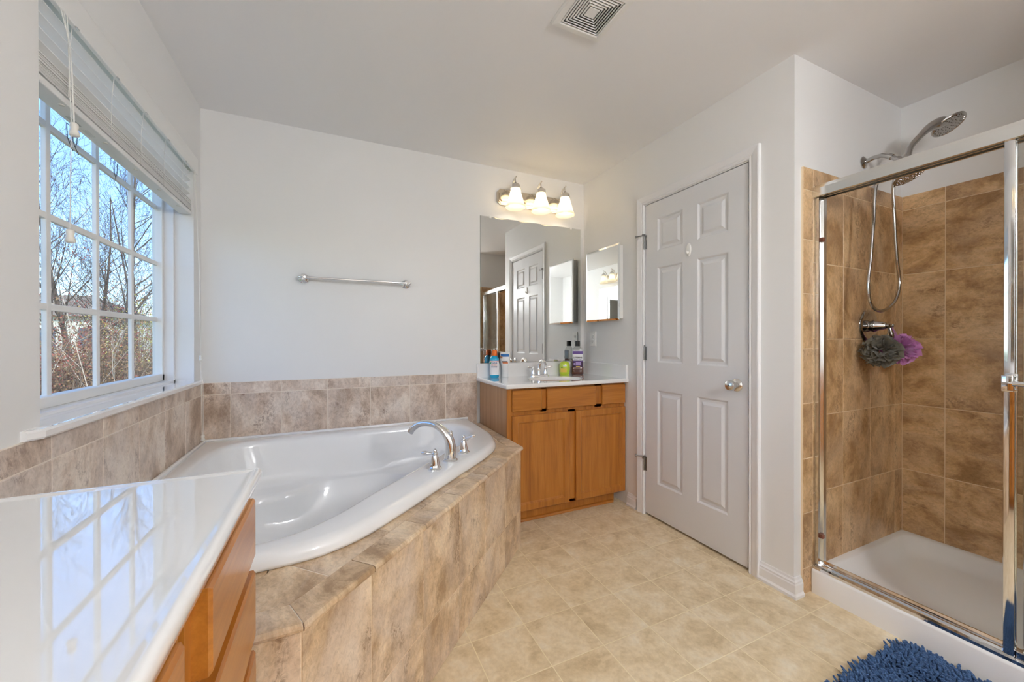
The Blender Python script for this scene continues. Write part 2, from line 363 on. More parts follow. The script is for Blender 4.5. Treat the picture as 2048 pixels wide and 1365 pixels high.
# baseboards (moulded profile swept along the wall)
def baseboard(name, path, hgt=0.088, th=0.014):
    prof = [(0, 0), (th+0.006, 0), (th+0.006, 0.012), (th+0.002, 0.018), (th, 0.022), (th, hgt*0.66), (th*0.8, hgt*0.72), (th*0.85, hgt*0.80), (th*0.45, hgt*0.88), (th*0.35, hgt), (0, hgt)]
    pts = [Vector((*p, 0)) for p in path]; nrm = []
    for i in range(len(pts)-1):
        d = (pts[i+1]-pts[i]).normalized(); nrm.append(V(d.y, -d.x, 0))
    rs = []
    for i, p in enumerate(pts):
        a = nrm[max(i-1, 0)]; c = nrm[min(i, len(nrm)-1)]; m = (a+c); m = m/m.dot(a) if m.length > 0 else a
        rs.append([p+m*o+V(0, 0, h) for o, h in prof])
    return struct(B().rings(rs).build(name, TRIM))
baseboard('baseboard_right', [(XR, 1.207), (XR, YS), (XR+0.047, YS)])
baseboard('baseboard_corner', [(XR, 2.13), (XR, 2.041)])
baseboard('baseboard_near', [(XR, YSE), (XR, YN), (1.43, YN)])

# ---- wainscot tiling round the tub (belongs to the walls)
GX = [XL+0.002, -0.526, -0.278, -0.032, 0.220, 0.470, 0.716, 0.946]
b = tile_grid(GX, [0.50, 0.855, 0.921], (0, YB, 0), X, Z, nY, 0.009)
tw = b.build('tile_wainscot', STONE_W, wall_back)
B().box(XL, 0.947, YB-0.0075, YB, 0.50, 0.920).build('grout', GROUTW, tw)
GY = [0.9, 1.145, 1.391, 1.637, 1.883, 2.128, 2.380, 2.625, YB-0.009]
b = tile_grid(GY, [0.50, 0.855, 0.921], (XL, 0, 0), Y, Z, X, 0.009)
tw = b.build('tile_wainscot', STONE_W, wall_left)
B().box(XL, XL+0.0075, 0.9, YB, 0.50, 0.920).build('grout', GROUTW, tw)

# ---- shower tiling
ZS = [0.095, 0.449, 0.806, 1.162, 1.515, 1.867, 1.945]
b = tile_grid([2.008, 2.261, 2.516, 2.771, XF-0.009], ZS, (0, YS, 0), X, Z, nY, 0.010)
for z0, z1 in zip([0.0, 0.117, 0.367, 0.617, 0.868, 1.118, 1.369, 1.615, 1.842], [0.117, 0.367, 0.617, 0.868, 1.118, 1.369, 1.615, 1.842, 1.945]):
    tile_rect(b, 1.932, 2.008, z0, z1, (0, YS, 0), X, Z, nY, 0.010)
tw = b.build('shower_tile', STONE_S, wall_head)
B().box(1.933, XF, YS-0.0085, YS, 0.0, 1.943).build('grout', GROUT, tw)
b = tile_grid([YSE+0.01, 0.127, 0.377, 0.627, 0.877, YS-0.010], ZS, (XF, 0, 0), Y, Z, nX, 0.010, sw=True)
tw = b.build('shower_tile', STONE_S, wall_side); B().box(XF-0.0085, XF, YSE, YS, 0.0, 1.943).build('grout', GROUT, tw)
b = tile_grid([1.932, 2.008, 2.261, 2.516, 2.771, XF-0.010], ZS, (0, YSE, 0), X, Z, Y, 0.010)
tw = b.build('shower_tile', STONE_S, wall_end); B().box(1.933, XF, YSE, YSE+0.007, 0.0, 1.943).build('grout', GROUT, tw)

# ================================================================== WINDOW
GXp = XL-0.142                                          # glass plane
b = B()
fx0, fx1 = XL-0.16, XL-0.077
for (y0, y1, z0, z1) in ((OY0, OY0+0.026, OZ0, OZ1), (OY1-0.022, OY1, OZ0, OZ1), (OY0, OY1, OZ0, OZ0+0.03), (OY0, OY1, OZ1-0.03, OZ1)):
    b.box(fx0, fx1, y0, y1, z0, z1, 0.002)
win = b.build('window_1', TRIM); struct(win)
b = B()
sy0, sy1, sz0, sz1 = OY0+0.026, OY1-0.022, OZ0+0.03, OZ1-0.03
for (y0, y1, z0, z1) in ((sy0, sy0+0.022, sz0, sz1), (sy1-0.024, sy1, sz0, sz1), (sy0, sy1, sz0, sz0+0.034), (sy0, sy1, sz1-0.034, sz1)):
    b.box(GXp-0.012, GXp+0.028, y0, y1, z0, z1, 0.003)
b.build('sash', PLAST, win)
b = B(); gy0, gy1, gz0, gz1 = sy0+0.02, sy1-0.022, sz0+0.032, sz1-0.032
for y in (1.684, 1.960, 2.236): b.box(GXp-0.004, GXp+0.009, y-0.011, y+0.011, gz0, gz1, 0.002)
for z in (1.262, 1.541, 1.820): b.box(GXp-0.004, GXp+0.0088, gy0, gy1, z-0.0105, z+0.0105, 0.002)
b.build('muntins', PLAST, win)
B().box(GXp-0.003, GXp+0.001, gy0, gy1, gz0, gz1).build('pane', WINGLASS, win)
# stool with clipped horns
poly = [(XL-0.08, OY0), (XL, OY0), (XL, 1.297), (XL+0.012, 1.297), (XL+0.030, 1.325), (XL+0.030, 2.60), (XL+0.018, 2.62), (XL, 2.62), (XL, OY1), (XL-0.08, OY1)]
b = B(); rs = []
c0 = [Vector((p[0], p[1], 0)) for p in poly]
for ins, z in ((0.004, 0.9215), (0.0, 0.926), (0.0, 0.940), (0.005, 0.9455)):
    rs.append([V(p.x-(ins if p.x > XL+0.005 else 0), p.y, z) for p in c0])
b.rings(rs); b.build('window_sill', MARBLE, win)

# ---- blinds
bl = thing('window_blind', 'raised white horizontal blind with valance, hung across the top of the window', 'blind', (XL-0.03, 1.955, 2.0))
BY0, BY1 = OY0+0.006, OY1-0.006
b = B(); b.box(XL-0.001, XL+0.013, 1.342, 2.572, 2.034, 2.118, 0.003); b.box(XL-0.03, XL+0.0, 2.534, 2.543, 2.04, 2.115)
b.build('valance', BLIND, bl)
B().box(XL-0.058, XL-0.006, BY0, BY1, 2.072, 2.116, 0.002).build('headrail', BLIND, bl)
def slat(x, z, tilt, name='slat', w=0.025):
    b = B(); rs = []
    for y in (BY0, BY1):
        up, dn = [], []
        for k in range(7):
            t = -1+k/3; px, pz = t*w, 0.0016*(1-t*t)*1.8
            qx, qz = px*math.cos(tilt)-pz*math.sin(tilt), px*math.sin(tilt)+pz*math.cos(tilt)
            up.append(V(x+qx, y, z+qz+0.0013)); dn.append(V(x+qx, y, z+qz-0.0013))
        rs.append(up+dn[::-1])
    b.rings(rs); return b.build(name, BLIND, bl, smooth=True, autos=40)
for z in (2.054, 2.016, 1.978, 1.940, 1.908): slat(XL-0.033, z, 0.58)
for k in range(13): slat(XL-0.033+random.uniform(-0.002, 0.002), 1.8365+k*0.0042, random.uniform(-0.03, 0.03))
br = B().box(XL-0.058, XL-0.007, BY0, BY1, 1.812, 1.831, 0.003).build('bottom_rail', BLIND, bl)
LC = (1.500, 1.728, 1.948, 2.168, 2.390)
for y in LC:
    b = B()
    b.tube([(XL+0.002, y, 2.034), (XL-0.004, y, 1.96), (XL-0.006, y, 1.835)], 0.0010, 5)
    b.tube([(XL-0.060, y, 2.07), (XL-0.060, y, 1.835)], 0.0010, 5)
    b.build('ladder_cord', CORD, bl)
for y in LC: B().lathe([(0.0, 0), (0.006, 0), (0.007, 0.002), (0.004, 0.0035), (0, 0.0035)], (XL-0.02, y, 1.8093), Z, 12).build('cord_button', TASSEL, br)
b = B(); b.box(XL-0.046, XL-0.034, 1.57, 1.63, 1.8116, 1.8122); b.build('warning_label', PRINT, br, label='grey printed warning label')
b = B()
for k in range(4): b.box(XL-0.045+k*0.004, XL-0.0438+k*0.004, 1.65, 1.70, 1.8117, 1.8122)
b.build('printed_lines', PRINT, br)
for y in LC: B().box(XL+0.010, XL+0.0145, y-0.008, y+0.008, 2.031, 2.035, 0.001).build('valance_clip', BRCHR, bl)
def tassel(par, x, y, z, s=1.0):
    B().lathe([(0, 0.030*s), (0.0045*s, 0.030*s), (0.008*s, 0.027*s), (0.009*s, 0.020*s), (0.0075*s, 0.011*s), (0.0105*s, 0.002*s), (0.011*s, -0.004*s), (0.008*s, -0.007*s), (0, -0.007*s)], (x, y, z), Z, 16).build('tassel', TASSEL, par, smooth=True, autos=50)
def cordset(paths, tass):
    b = B()
    for p in paths: b.tube(p, 0.0011, 5)
    c = b.build('lift_cord', CORD, bl)
    for t in tass: tassel(c, *t)
cx = XL+0.022
cordset([[(cx-0.01, 1.425, 2.036), (cx, 1.446, 1.95), (cx, 1.459, 1.75)], [(cx-0.01, 1.440, 2.036), (cx, 1.452, 1.9), (cx, 1.463, 1.75)]], [(cx, 1.461, 1.722)])
cordset([[(cx-0.01, 1.455, 2.036), (cx-0.005, 1.459, 1.75), (cx-0.005, 1.452, 1.46)]], [(cx-0.005, 1.452, 1.43)])
cx = XL+0.034
cordset([[(cx-0.02, 2.505, 2.036), (cx-0.006, 2.512, 1.6), (cx, 2.519, 1.09)]], [(cx, 2.520, 1.057, 0.8)])
cordset([[(cx-0.02, 2.520, 2.036), (cx-0.004, 2.520, 1.5), (cx, 2.524, 0.95), (cx+0.004, 2.530, 0.66)], [(cx, 2.520, 1.03), (cx+0.002, 2.55, 0.93), (cx+0.006, 2.537, 0.66)]], [(cx+0.005, 2.534, 0.634, 0.9)])

# wire hooks hanging in the window head
for y, n_, lab in ((1.74, 2, 'dark wire hook pair hanging behind the blind near the left of the window'), (2.00, 1, 'small dark wire hook hanging behind the blind at the middle grid bar')):
    b = B()
    for k in range(n_):
        yy = y-0.03*k; z0 = 1.815; xx = GXp+0.042
        b.tube([(xx, yy-0.010, z0+0.03), (xx, yy-0.006, z0-0.012), (xx, yy+0.004, z0-0.026), (xx, yy+0.014, z0-0.012), (xx, yy+0.018, z0+0.03)], 0.0012, 5)
        b.tube([(xx, yy+0.004, z0-0.026), (xx, yy+0.024, z0-0.044)] if n_ == 2 else [(xx, yy+0.004, z0-0.026), (xx, yy+0.004, z0-0.036)], 0.0012, 5)
    b.tube([(GXp+0.026, y, 2.0), (GXp+0.042, y, 1.99), (GXp+0.042, y, 1.84)], 0.0008, 4)
    if n_ == 2: b.tube([(GXp+0.042, y, 1.845), (GXp+0.042, y-0.04, 1.845)], 0.0012, 5)
    tag(b.build('wire_hook', DARKM), lab, 'hook')

# ================================================================== CLOSET DOOR
LY0, LY1, LZ0, LZ1 = 1.266, 1.966, 0.015, 2.0435
b = B(); pw = LY1-LY0
cols = [(LY1-1.863, LY1-1.666), (LY1-1.565, LY1-1.373)]; rows = [(0.234, 0.836), (1.015, 1.621), (1.727, 1.935)]
front(b, (XR+0.036, LY1, LZ0), nY, Z, nX, pw, LZ1-LZ0, 0.035, [(c[0], c[1], r[0]-LZ0, r[1]-LZ0) for c in cols for r in rows],
      [(0.005, -0.003), (0.010, -0.008), (0.022, -0.009), (0.026, -0.0085), (0.040, -0.0015), (0.042, -0.001)])
door = struct(b.build('door_1', DOORW))
b = B()                                                   # frame: jambs and moulded casing
for y0, y1, z0, z1 in ((DY0, DY0+0.004, 0, DZ), (DY1-0.004, DY1, 0, DZ), (DY0, DY1, DZ-0.004, DZ)): b.box(XR, XR+0.12, y0, y1, z0, z1)
b.box(XR+0.04, XR+0.05, DY0, DY0+0.014, 0, DZ); b.box(XR+0.04, XR+0.05, DY1-0.014, DY1, 0, DZ)
ci0, ci1, cz = DY0-0.001, DY1+0.001, DZ+0.001; W_ = 0.056
prof = [(0.0, 0.0), (0.0, 0.008), (0.006, 0.012), (0.014, 0.009), (0.020, 0.0125), (0.040, 0.0165), (0.048, 0.0185), (0.054, 0.0175), (W_, 0.013), (W_, 0.0)]
def casing(b, y0, y1, zt, x, s):
    path = [lambda o: (y1+o, 0.0), lambda o: (y1+o, zt+o), lambda o: (y0-o, zt+o), lambda o: (y0-o, 0.0)]
    b.rings([[V(x+s*h, f(o)[0], f(o)[1]) for o, h in prof] for f in path])
casing(b, ci0, ci1, cz, XR, -1)
b.build('door_frame', TRIM, door)
hb = (1.804, 1.069, 0.338)
for i, z in enumerate(hb):
    b = B(); hy = LY1+0.0045; hx = XR-0.005
    b.tube([(hx, hy, z-0.045), (hx, hy, z+0.045)], 0.0058, 10)
    for dz in (-0.028, -0.009, 0.010, 0.029): b.tube([(hx, hy, z+dz-0.0012), (hx, hy, z+dz+0.0012)], 0.0063, 10)
    b.lathe([(0.003, 0), (0.0065, 0.003), (0.003, 0.009), (0, 0.010)], (hx, hy, z+0.045), Z, 10)
    b.box(XR-0.002, XR+0.001, hy-0.016, hy+0.002, z-0.045, z+0.045)
    hg = b.build('hinge', HINGEM, door, smooth=True, autos=40)
    if i != 1:
        b = B(); zz = z+0.045
        b.tube([(hx, hy, zz+0.003), (hx-0.018, hy+0.022, zz+0.001), (hx-0.030, hy+0.046, zz-0.001)], 0.0035, 8)
        b.lathe([(0, 0), (0.008, 0), (0.009, 0.005), (0.006, 0.009), (0, 0.009)], (hx-0.028, hy+0.044, zz-0.001), (-0.5, 0.85, 0), 10)
        b.tube([(hx, hy, zz), (hx-0.026, hy-0.014, zz)], 0.003, 8); b.lathe([(0, 0), (0.006, 0), (0.006, 0.006), (0, 0.006)], (hx-0.025, hy-0.014, zz), (-0.85, -0.5, 0), 10)
        b.build('door_stop', HINGEM, hg, smooth=True, autos=40)
b = B(); KX = XR+0.001
b.lathe([(0, 0), (0.033, 0), (0.033, 0.004), (0.028, 0.009), (0.014, 0.012), (0.011, 0.018), (0.011, 0.026), (0.016, 0.031), (0.025, 0.038), (0.0275, 0.048), (0.024, 0.058), (0.014, 0.063), (0.0, 0.064)], (KX, 1.326, 0.926), nX, 28)
kn = b.build('door_knob', BRCHR, door, smooth=True, autos=35)
B().lathe([(0, 0), (0.004, 0), (0.004, 0.002), (0, 0.002)], (KX-0.0635, 1.326, 0.926), nX, 10).build('lock_button', DARKM, kn)
B().box(XR+0.004, XR+0.030, LY0-0.003, LY0+0.0005, 0.895, 0.957).build('latch_plate', BRCHR, door)
# adhesive hook on the door
b = B()
rs = []
for h, s in ((0.0, 1.0), (0.003, 1.0), (0.006, 0.82), (0.007, 0.5)):
    rs.append([V(XR+0.001-h, 1.622+0.017*s*math.cos(a), 1.684+0.037*s*math.sin(a)) for a in [2*math.pi*k/24 for k in range(24)]])
b.rings(rs); b.tube([(XR-0.004, 1.622, 1.672), (XR-0.009, 1.622, 1.664), (XR-0.015, 1.622, 1.663), (XR-0.018, 1.622, 1.670), (XR-0.018, 1.622, 1.676)], [0.006, 0.006, 0.0055, 0.005, 0.003], 10)
tag(b.build('adhesive_hook', PLAST, smooth=True, autos=50), 'small white oval stick-on hook on the upper middle of the white closet door', 'hook')

# doorway behind the camera
b = B()
for x0, x1, z0, z1 in ((0.55, 0.56, 0, 2.06), (1.35, 1.36, 0, 2.06), (0.55, 1.36, 2.05, 2.06)): b.box(x0, x1, YN-0.12, YN, z0, z1)
b.box(0.495, 0.551, YN, YN+0.016, 0, 2.105, 0.003); b.box(1.359, 1.415, YN, YN+0.016, 0, 2.105, 0.003); b.box(0.551, 1.359, YN, YN+0.016, 2.059, 2.105, 0.003)
struct(b.build('door_2', TRIM))

# ================================================================== TUB SURROUND
ts = thing('tub_surround', 'tile-clad corner platform with diagonal front around the bathtub', 'tub surround', (0.3, 1.9, 0))
Bc, Cc = (-0.062, 0.941), (0.960, 1.963)               # face corners (tile outer face)
q = 1/math.sqrt(2); ex = (q, q, 0); inn = (-q, q, 0); outn = (q, -q, 0)
Ld = math.hypot(Cc[0]-Bc[0], Cc[1]-Bc[1])
poly = [(XL+0.01, Bc[1]+0.01), (Bc[0]-0.004, Bc[1]+0.01), (Cc[0]-0.009, Cc[1]+0.005), (Cc[0]-0.009, YB-0.012), (XL+0.01, YB-0.012)]
# core as a ring so the basin has room: four walls
b = B()
b.prism([(Bc[0]-0.001, Bc[1]+0.0022), (Cc[0]-0.0022, Cc[1]+0.001), (Cc[0]-0.06, Cc[1]+0.02), (Bc[0]-0.03, Bc[1]+0.07)], (0, 0, 0), X, Y, Z, DECK-0.012)
b.box(XL+0.01, Bc[0]-0.001, Bc[1]+0.0022, Bc[1]+0.06, 0, DECK-0.012)
b.box(Cc[0]-0.058, Cc[0]-0.010, Cc[1]+0.004, YB-0.012, 0, DECK-0.012)
b.build('core', GROUT, ts)
b = B()
_n = 0.006-0.013
b.prism([(Bc[0]+_n*0.4, Bc[1]+_n), (Cc[0]-_n, Cc[1]+_n*0.4), (Cc[0]-_n, 2.16), (Cc[0]-0.10, 2.16), (Cc[0]-0.10, Cc[1]+0.04), (Bc[0]-0.04, Bc[1]+0.12), (-0.64, Bc[1]+0.12), (-0.64, Bc[1]+_n)], (0, 0, DECK-0.0165), X, Y, Z, 0.0145)
b.box(Cc[0]-0.12, Cc[0]+0.004, 2.12, YB-0.012, DECK-0.0165, DECK-0.002)
b.prism([(-0.1, 0.06), (Ld+0.05, 0.06), (Ld+0.05, 0.21), (-0.1, 0.21)], (Bc[0], Bc[1], DECK-0.0165), ex, inn, Z, 0.0143)
b.build('grout_bed', GROUTW, ts)
b = B()
J = [0.0, (0.093-Bc[0])/q, (0.267-Bc[0])/q, (0.443-Bc[0])/q, (0.616-Bc[0])/q, (0.790-Bc[0])/q, Ld]
ZD = [0.0, 0.205, 0.537]
O = (Bc[0]-outn[0]*0.008, Bc[1]-outn[1]*0.008, 0)
for i in range(len(J)-1):
    for j in range(2): tile_rect(b, J[i], J[i+1], ZD[j], ZD[j+1], O, ex, Z, outn, 0.008, 0.003)
for i in range(3):
    for j in range(2): tile_rect(b, i*0.247, min((i+1)*0.247, 0.59), ZD[j], ZD[j+1], (Bc[0], Bc[1]+0.008, 0), nX, Z, nY, 0.008, 0.003)
for j in range(2): tile_rect(b, 0, 0.185, ZD[j], ZD[j+1], (Cc[0]-0.008, Cc[1], 0), Y, Z, X, 0.008, 0.003)
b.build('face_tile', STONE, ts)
B().prism([(0, 0), (Ld, 0), (Ld, 0.004), (0, 0.004)], (Bc[0], Bc[1], 0.5405), ex, inn, Z, 0.006).build('shadow_joint', GROUT, ts)
# deck top: bullnose strip (rounded outer lip) and filler tiles, cut by mitres
def bull(b, polyuv, O, ex_, in_, edge=True):
    """polygon in (along, inward); inward 0 is the rounded nose"""
    us = [p[0] for p in polyuv]; O, ex_, in_ = map(Vector, (O, ex_, in_)); ru, rv = random.uniform(0, 60), random.uniform(0, 60)
    (a0, _), (a1, _), (c1, w1), (c0, w0) = polyuv
    zt, zb = DECK, DECK-0.019
    pr = [(0.0055, zb), (0.0015, zb+0.003), (0.0, zb+0.009), (0.0018, zt-0.0045), (0.006, zt-0.001), (0.012, zt), (w1, zt), (w1, zb)]
    rs = []
    for s in (0, 1):
        aa, cc = (a0, c0) if s == 0 else (a1, c1)
        rs.append([O+ex_*(aa+(cc-aa)*(w/w1))+in_*w+V(0, 0, z) for w, z in pr])
    n = len(pr); uvp = [w+abs(z-zt) if w < 0.012 else w for w, z in pr]; uvp[-1] = w1+0.02
    vs = rs[0]+rs[1]; fs = []; uv = []
    for j in range(n):
        k = (j+1) % n; fs.append((j, k, n+k, n+j)); uv.append([(a0+ru, uvp[j]+rv), (a0+ru, uvp[k]+rv), (a1+ru, uvp[k]+rv), (a1+ru, uvp[j]+rv)])
    fs.append(tuple(range(n))); uv.append([(ru, rv)]*n); fs.append(tuple(n+j for j in range(n))); uv.append([(ru, rv)]*n)
    b.add(vs, fs, uv)
NO = 0.013                                               # overhang of the nose
t225 = math.tan(math.radians(22.5)); BW = 0.082
b = B(); g = 0.0015
Oa = Vector((Bc[0], Bc[1], 0))+Vector(outn)*NO
# ends shift: mitre at 45-degree change of direction
e0 = -NO*t225; e1 = Ld+NO*t225
Jb = [e0, J[1], J[2], J[3], J[4], J[5], e1]
for i in range(6):
    a0, a1 = Jb[i], Jb[i+1]; c0, c1 = a0, a1
    if i == 0: c0 = a0+BW*t225
    if i == 5: c1 = a1-BW*t225
    bull(b, [(a0+g, 0), (a1-g, 0), (c1-g, BW), (c0+g, BW)], Oa, ex, inn)
Ob = V(Bc[0], Bc[1]-NO, 0)
for i in range(3):
    a0, a1 = (-e0 if i == 0 else i*0.247), min((i+1)*0.247, 0.59); a0 = -(-e0) if False else a0
    aa0 = (NO*t225*-1 if False else 0)
    s0 = (-(NO*t225)+0.0) if i == 0 else a0
    c0 = s0+BW*t225 if i == 0 else s0
    bull(b, [(s0+g, 0), (a1-g, 0), (a1-g, BW), (c0+g, BW)], Ob, nX, Y)
Oc = V(Cc[0]+NO, Cc[1], 0)
s0 = -NO*t225
bull(b, [(s0+g, 0), (0.187, 0), (0.187, BW), (s0+BW*t225+g, BW)], Oc, Y, nX)
for y0, y1 in ((2.152, 2.398), (2.398, 2.645)): tile_rect(b, y0, y1, 0, BW-NO, (Cc[0]+0.006, 0, DECK-0.016), Y, nX, Z, 0.0155, 0.003)
# filler tiles under the tub's lip
fill = []
for i in range(len(J)):
    a0 = -0.2 if i == 0 else J[i]-0.02 if False else ([-0.25]+J[1:6]+[Ld+0.12])[i]
Jf = [-0.25, J[1]-0.075, J[2]-0.075, J[3]-0.075, J[4]-0.075, J[5]-0.075, Ld+0.12]
for i in range(6):
    p = [(Jf[i]+g, BW-NO+g), (Jf[i+1]-g, BW-NO+g), (Jf[i+1]-g, BW-NO+0.16), (Jf[i]+g, BW-NO+0.16)]
    Wd = [(Bc[0]+a*q-w*q, Bc[1]+a*q+w*q) for a, w in p]
    Wd = clip(Wd, 0, -1, -(Bc[1]-NO+BW+g)); 
    if len(Wd) > 2: Wd = clip(Wd, 1, 0, Cc[0]+NO-BW-g)
    if len(Wd) > 2: Wd = clip(Wd, -0.0, 1.0, YB-0.03)
    if len(Wd) > 2: Wd = clip(Wd, math.cos(math.radians(67.5))*-1, -math.sin(math.radians(67.5)), 9) 
    if len(Wd) > 2: add_tile(b, Wd, (0, 0, DECK-0.016), X, Y, Z, 0.0155, 0.001)
for x0, x1 in ((-0.64, -0.40), (-0.40, -0.155), (-0.155, -0.02)): 
    p = [(x0+g, Bc[1]-NO+BW+g), (x1-g, Bc[1]-NO+BW+g), (x1-g, 1.20), (x0+g, 1.20)]
    p = clip(p, q, -q, q*(Bc[0]-Bc[1])-(BW-NO+0.16))
    if len(p) > 2: add_tile(b, p, (0, 0, DECK-0.0163), X, Y, Z, 0.0155, 0.001)
for y0, y1 in ((1.96, 2.20), (2.20, 2.44), (2.44, 2.655)): tile_rect(b, y0, y1, BW-NO, BW-NO+0.07, (Cc[0], 0, DECK-0.0166), Y, nX, Z, 0.0155, 0.003)
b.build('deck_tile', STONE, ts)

# ================================================================== BATHTUB
def catmull(P, per=10, closed=True):
    out = []; n = len(P)
    for i in range(n if closed else n-1):
        p0, p1, p2, p3 = (P[(i-1) % n], P[i], P[(i+1) % n], P[(i+2) % n])
        for k in range(per):
            t = k/per; out.append(tuple(0.5*((2*p1[d])+(-p0[d]+p2[d])*t+(2*p0[d]-5*p1[d]+4*p2[d]-p3[d])*t*t+(-p0[d]+3*p1[d]-3*p2[d]+p3[d])*t**3) for d in range(2)))
    return out
def raycast(poly, c, ang):
    d = (math.cos(ang), math.sin(ang)); best = 0
    for i in range(len(poly)):
        p, r = poly[i], poly[(i+1) % len(poly)]; ex_, ey = r[0]-p[0], r[1]-p[1]; det = d[0]*(-ey)+d[1]*ex_
        if abs(det) < 1e-12: continue
        ax, ay = p[0]-c[0], p[1]-c[1]; t = (ax*(-ey)+ay*ex_)/det; s = (d[0]*ay-d[1]*ax)/det
        if t > 0 and -1e-6 <= s <= 1+1e-6: best = max(best, t)
    return best
# (u, v): u to the right along the back wall, v out from the back wall, both from the room corner
g0 = 0.012
outer_front = [(1.535, g0), (1.537, 0.16), (1.536, 0.33), (1.530, 0.47), (1.505, 0.60), (1.462, 0.707), (1.36, 0.832), (1.163, 1.021), (0.970, 1.208), (0.867, 1.306), (0.754, 1.405), (0.665, 1.456), (0.594, 1.478), (0.478, 1.486), (0.30, 1.492), (g0, 1.492)]
of = [outer_front[0]]
for i in range(len(outer_front)-1):
    P = [outer_front[max(i-1, 0)], outer_front[i], outer_front[i+1], outer_front[min(i+2, len(outer_front)-1)]]
    for k in range(1, 7):
        t = k/6; of.append(tuple(0.5*((2*P[1][d])+(-P[0][d]+P[2][d])*t+(2*P[0][d]-5*P[1][d]+4*P[2][d]-P[3][d])*t*t+(-P[0][d]+3*P[1][d]-3*P[2][d]+P[3][d])*t**3) for d in range(2)))
OUT = [(g0, g0)]+of
IN = catmull([(0.20, 0.16), (0.50, 0.112), (0.85, 0.108), (1.20, 0.115), (1.38, 0.17), (1.43, 0.31), (1.405, 0.47), (1.30, 0.63), (1.14, 0.795), (0.96, 0.985), (0.80, 1.150), (0.68, 1.285), (0.56, 1.375), (0.40, 1.40), (0.24, 1.36), (0.14, 1.24), (0.10, 1.0), (0.095, 0.65), (0.115, 0.33)], 8)
BOT = catmull([(0.42, 0.40), (0.80, 0.36), (1.10, 0.36), (1.17, 0.45), (1.02, 0.68), (0.72, 0.98), (0.50, 1.14), (0.40, 1.08), (0.36, 0.80)], 8)
cc = (0.70, 0.66)
angs = [2*math.pi*k/240 for k in range(240)]
for P in (OUT[0], OUT[1], OUT[-1]): angs.append(math.atan2(P[1]-cc[1], P[0]-cc[0]) % (2*math.pi))
angs = sorted(angs)
ro = [raycast(OUT, cc, a) for a in angs]; ri = [raycast(IN, cc, a) for a in angs]; rb = [raycast(BOT, cc, a) for a in angs]
def tp(r, a, z): return V(XL+cc[0]+r*math.cos(a), YB-cc[1]-r*math.sin(a), z)
def wallside(a):   # 1 on the two wall sides, 0 on the free front
    return 1.0 if (math.radians(155) < a < math.radians(325)) else 0.0
rs = []
def ring(fr, z, arm=0):
    R_ = []
    for i, a in enumerate(angs):
        o, n_, bt = ro[i], ri[i], rb[i]
        if fr[0] == 'o': r = o-fr[1]
        elif fr[0] == 'n': r = n_+fr[1]
        elif fr[0] == 'mix': r = o*(1-fr[1])+n_*fr[1]
        else:
            # armrest lobes: ledge pushed in from the two wall sides
            lob = math.exp(-((a-math.radians(232))/0.30)**2)+math.exp(-((a-math.radians(318))/0.24)**2)
            r = n_*(1-fr[1])+bt*fr[1]
            if arm: r -= arm*lob
        R_.append(tp(max(r, 0.01), a, z))
    rs.append(R_)
for fr, z in ((('o', 0.014), DECK+0.001), (('o', 0.0), DECK+0.002), (('o', -0.001), DECK+0.010), (('o', 0.001), DECK+0.022), (('o', 0.008), DECK+0.034), (('o', 0.020), DECK+0.042), (('o', 0.036), DECK+0.045)): ring(fr, z)
for fr, z in ((('mix', 0.6), DECK+0.0445), (('n', 0.030), DECK+0.044), (('n', 0.020), DECK+0.0432), (('n', 0.010), DECK+0.0405), (('n', 0.002), DECK+0.035), (('n', -0.004), DECK+0.026), (('n', -0.008), DECK+0.014), (('n', -0.012), DECK-0.002)): ring(fr, z)
for m_, z, am in ((0.10, 0.50, 0), (0.18, 0.42, 0), (0.22, 0.375, 0.0), (0.24, 0.360, 0.035), (0.27, 0.352, 0.105), (0.30, 0.340, 0.125), (0.36, 0.30, 0.11), (0.50, 0.22, 0.05), (0.72, 0.165, 0.01), (0.90, 0.148, 0), (1.0, 0.143, 0)): ring(('b', m_), z, am)
rs.append([Vector((XL+cc[0], YB-cc[1], 0.138))+(p-Vector((XL+cc[0], YB-cc[1], p.z)))*0.12 for p in rs[-1]])
for p in rs[-1]: p.z = 0.138
tub = thing('bathtub', 'white acrylic corner soaking tub set in the tiled platform below the window', 'bathtub', (0.0, 1.95, 0.14))
b = B(); b.rings(rs, False, True); b.build('basin', ACRYL, tub, smooth=True)
# raised back ledge against both walls
b = B()
b.box(XL+0.010, XL+0.026, 1.176, YB-0.010, DECK+0.03, DECK+0.052, 0.006); b.box(XL+0.010, 0.874, YB-0.026, YB-0.010, DECK+0.03, DECK+0.052, 0.006)
b.build('wall_flange', ACRYL, tub, smooth=True, autos=50)
dr = (0.28, 1.90)
B().lathe([(0, 0), (0.03, 0), (0.032, 0.003), (0.024, 0.006), (0, 0.007)], (0.22, 1.92, 0.1405), Z, 24).build('drain', CHROME, tub, smooth=True, autos=40)

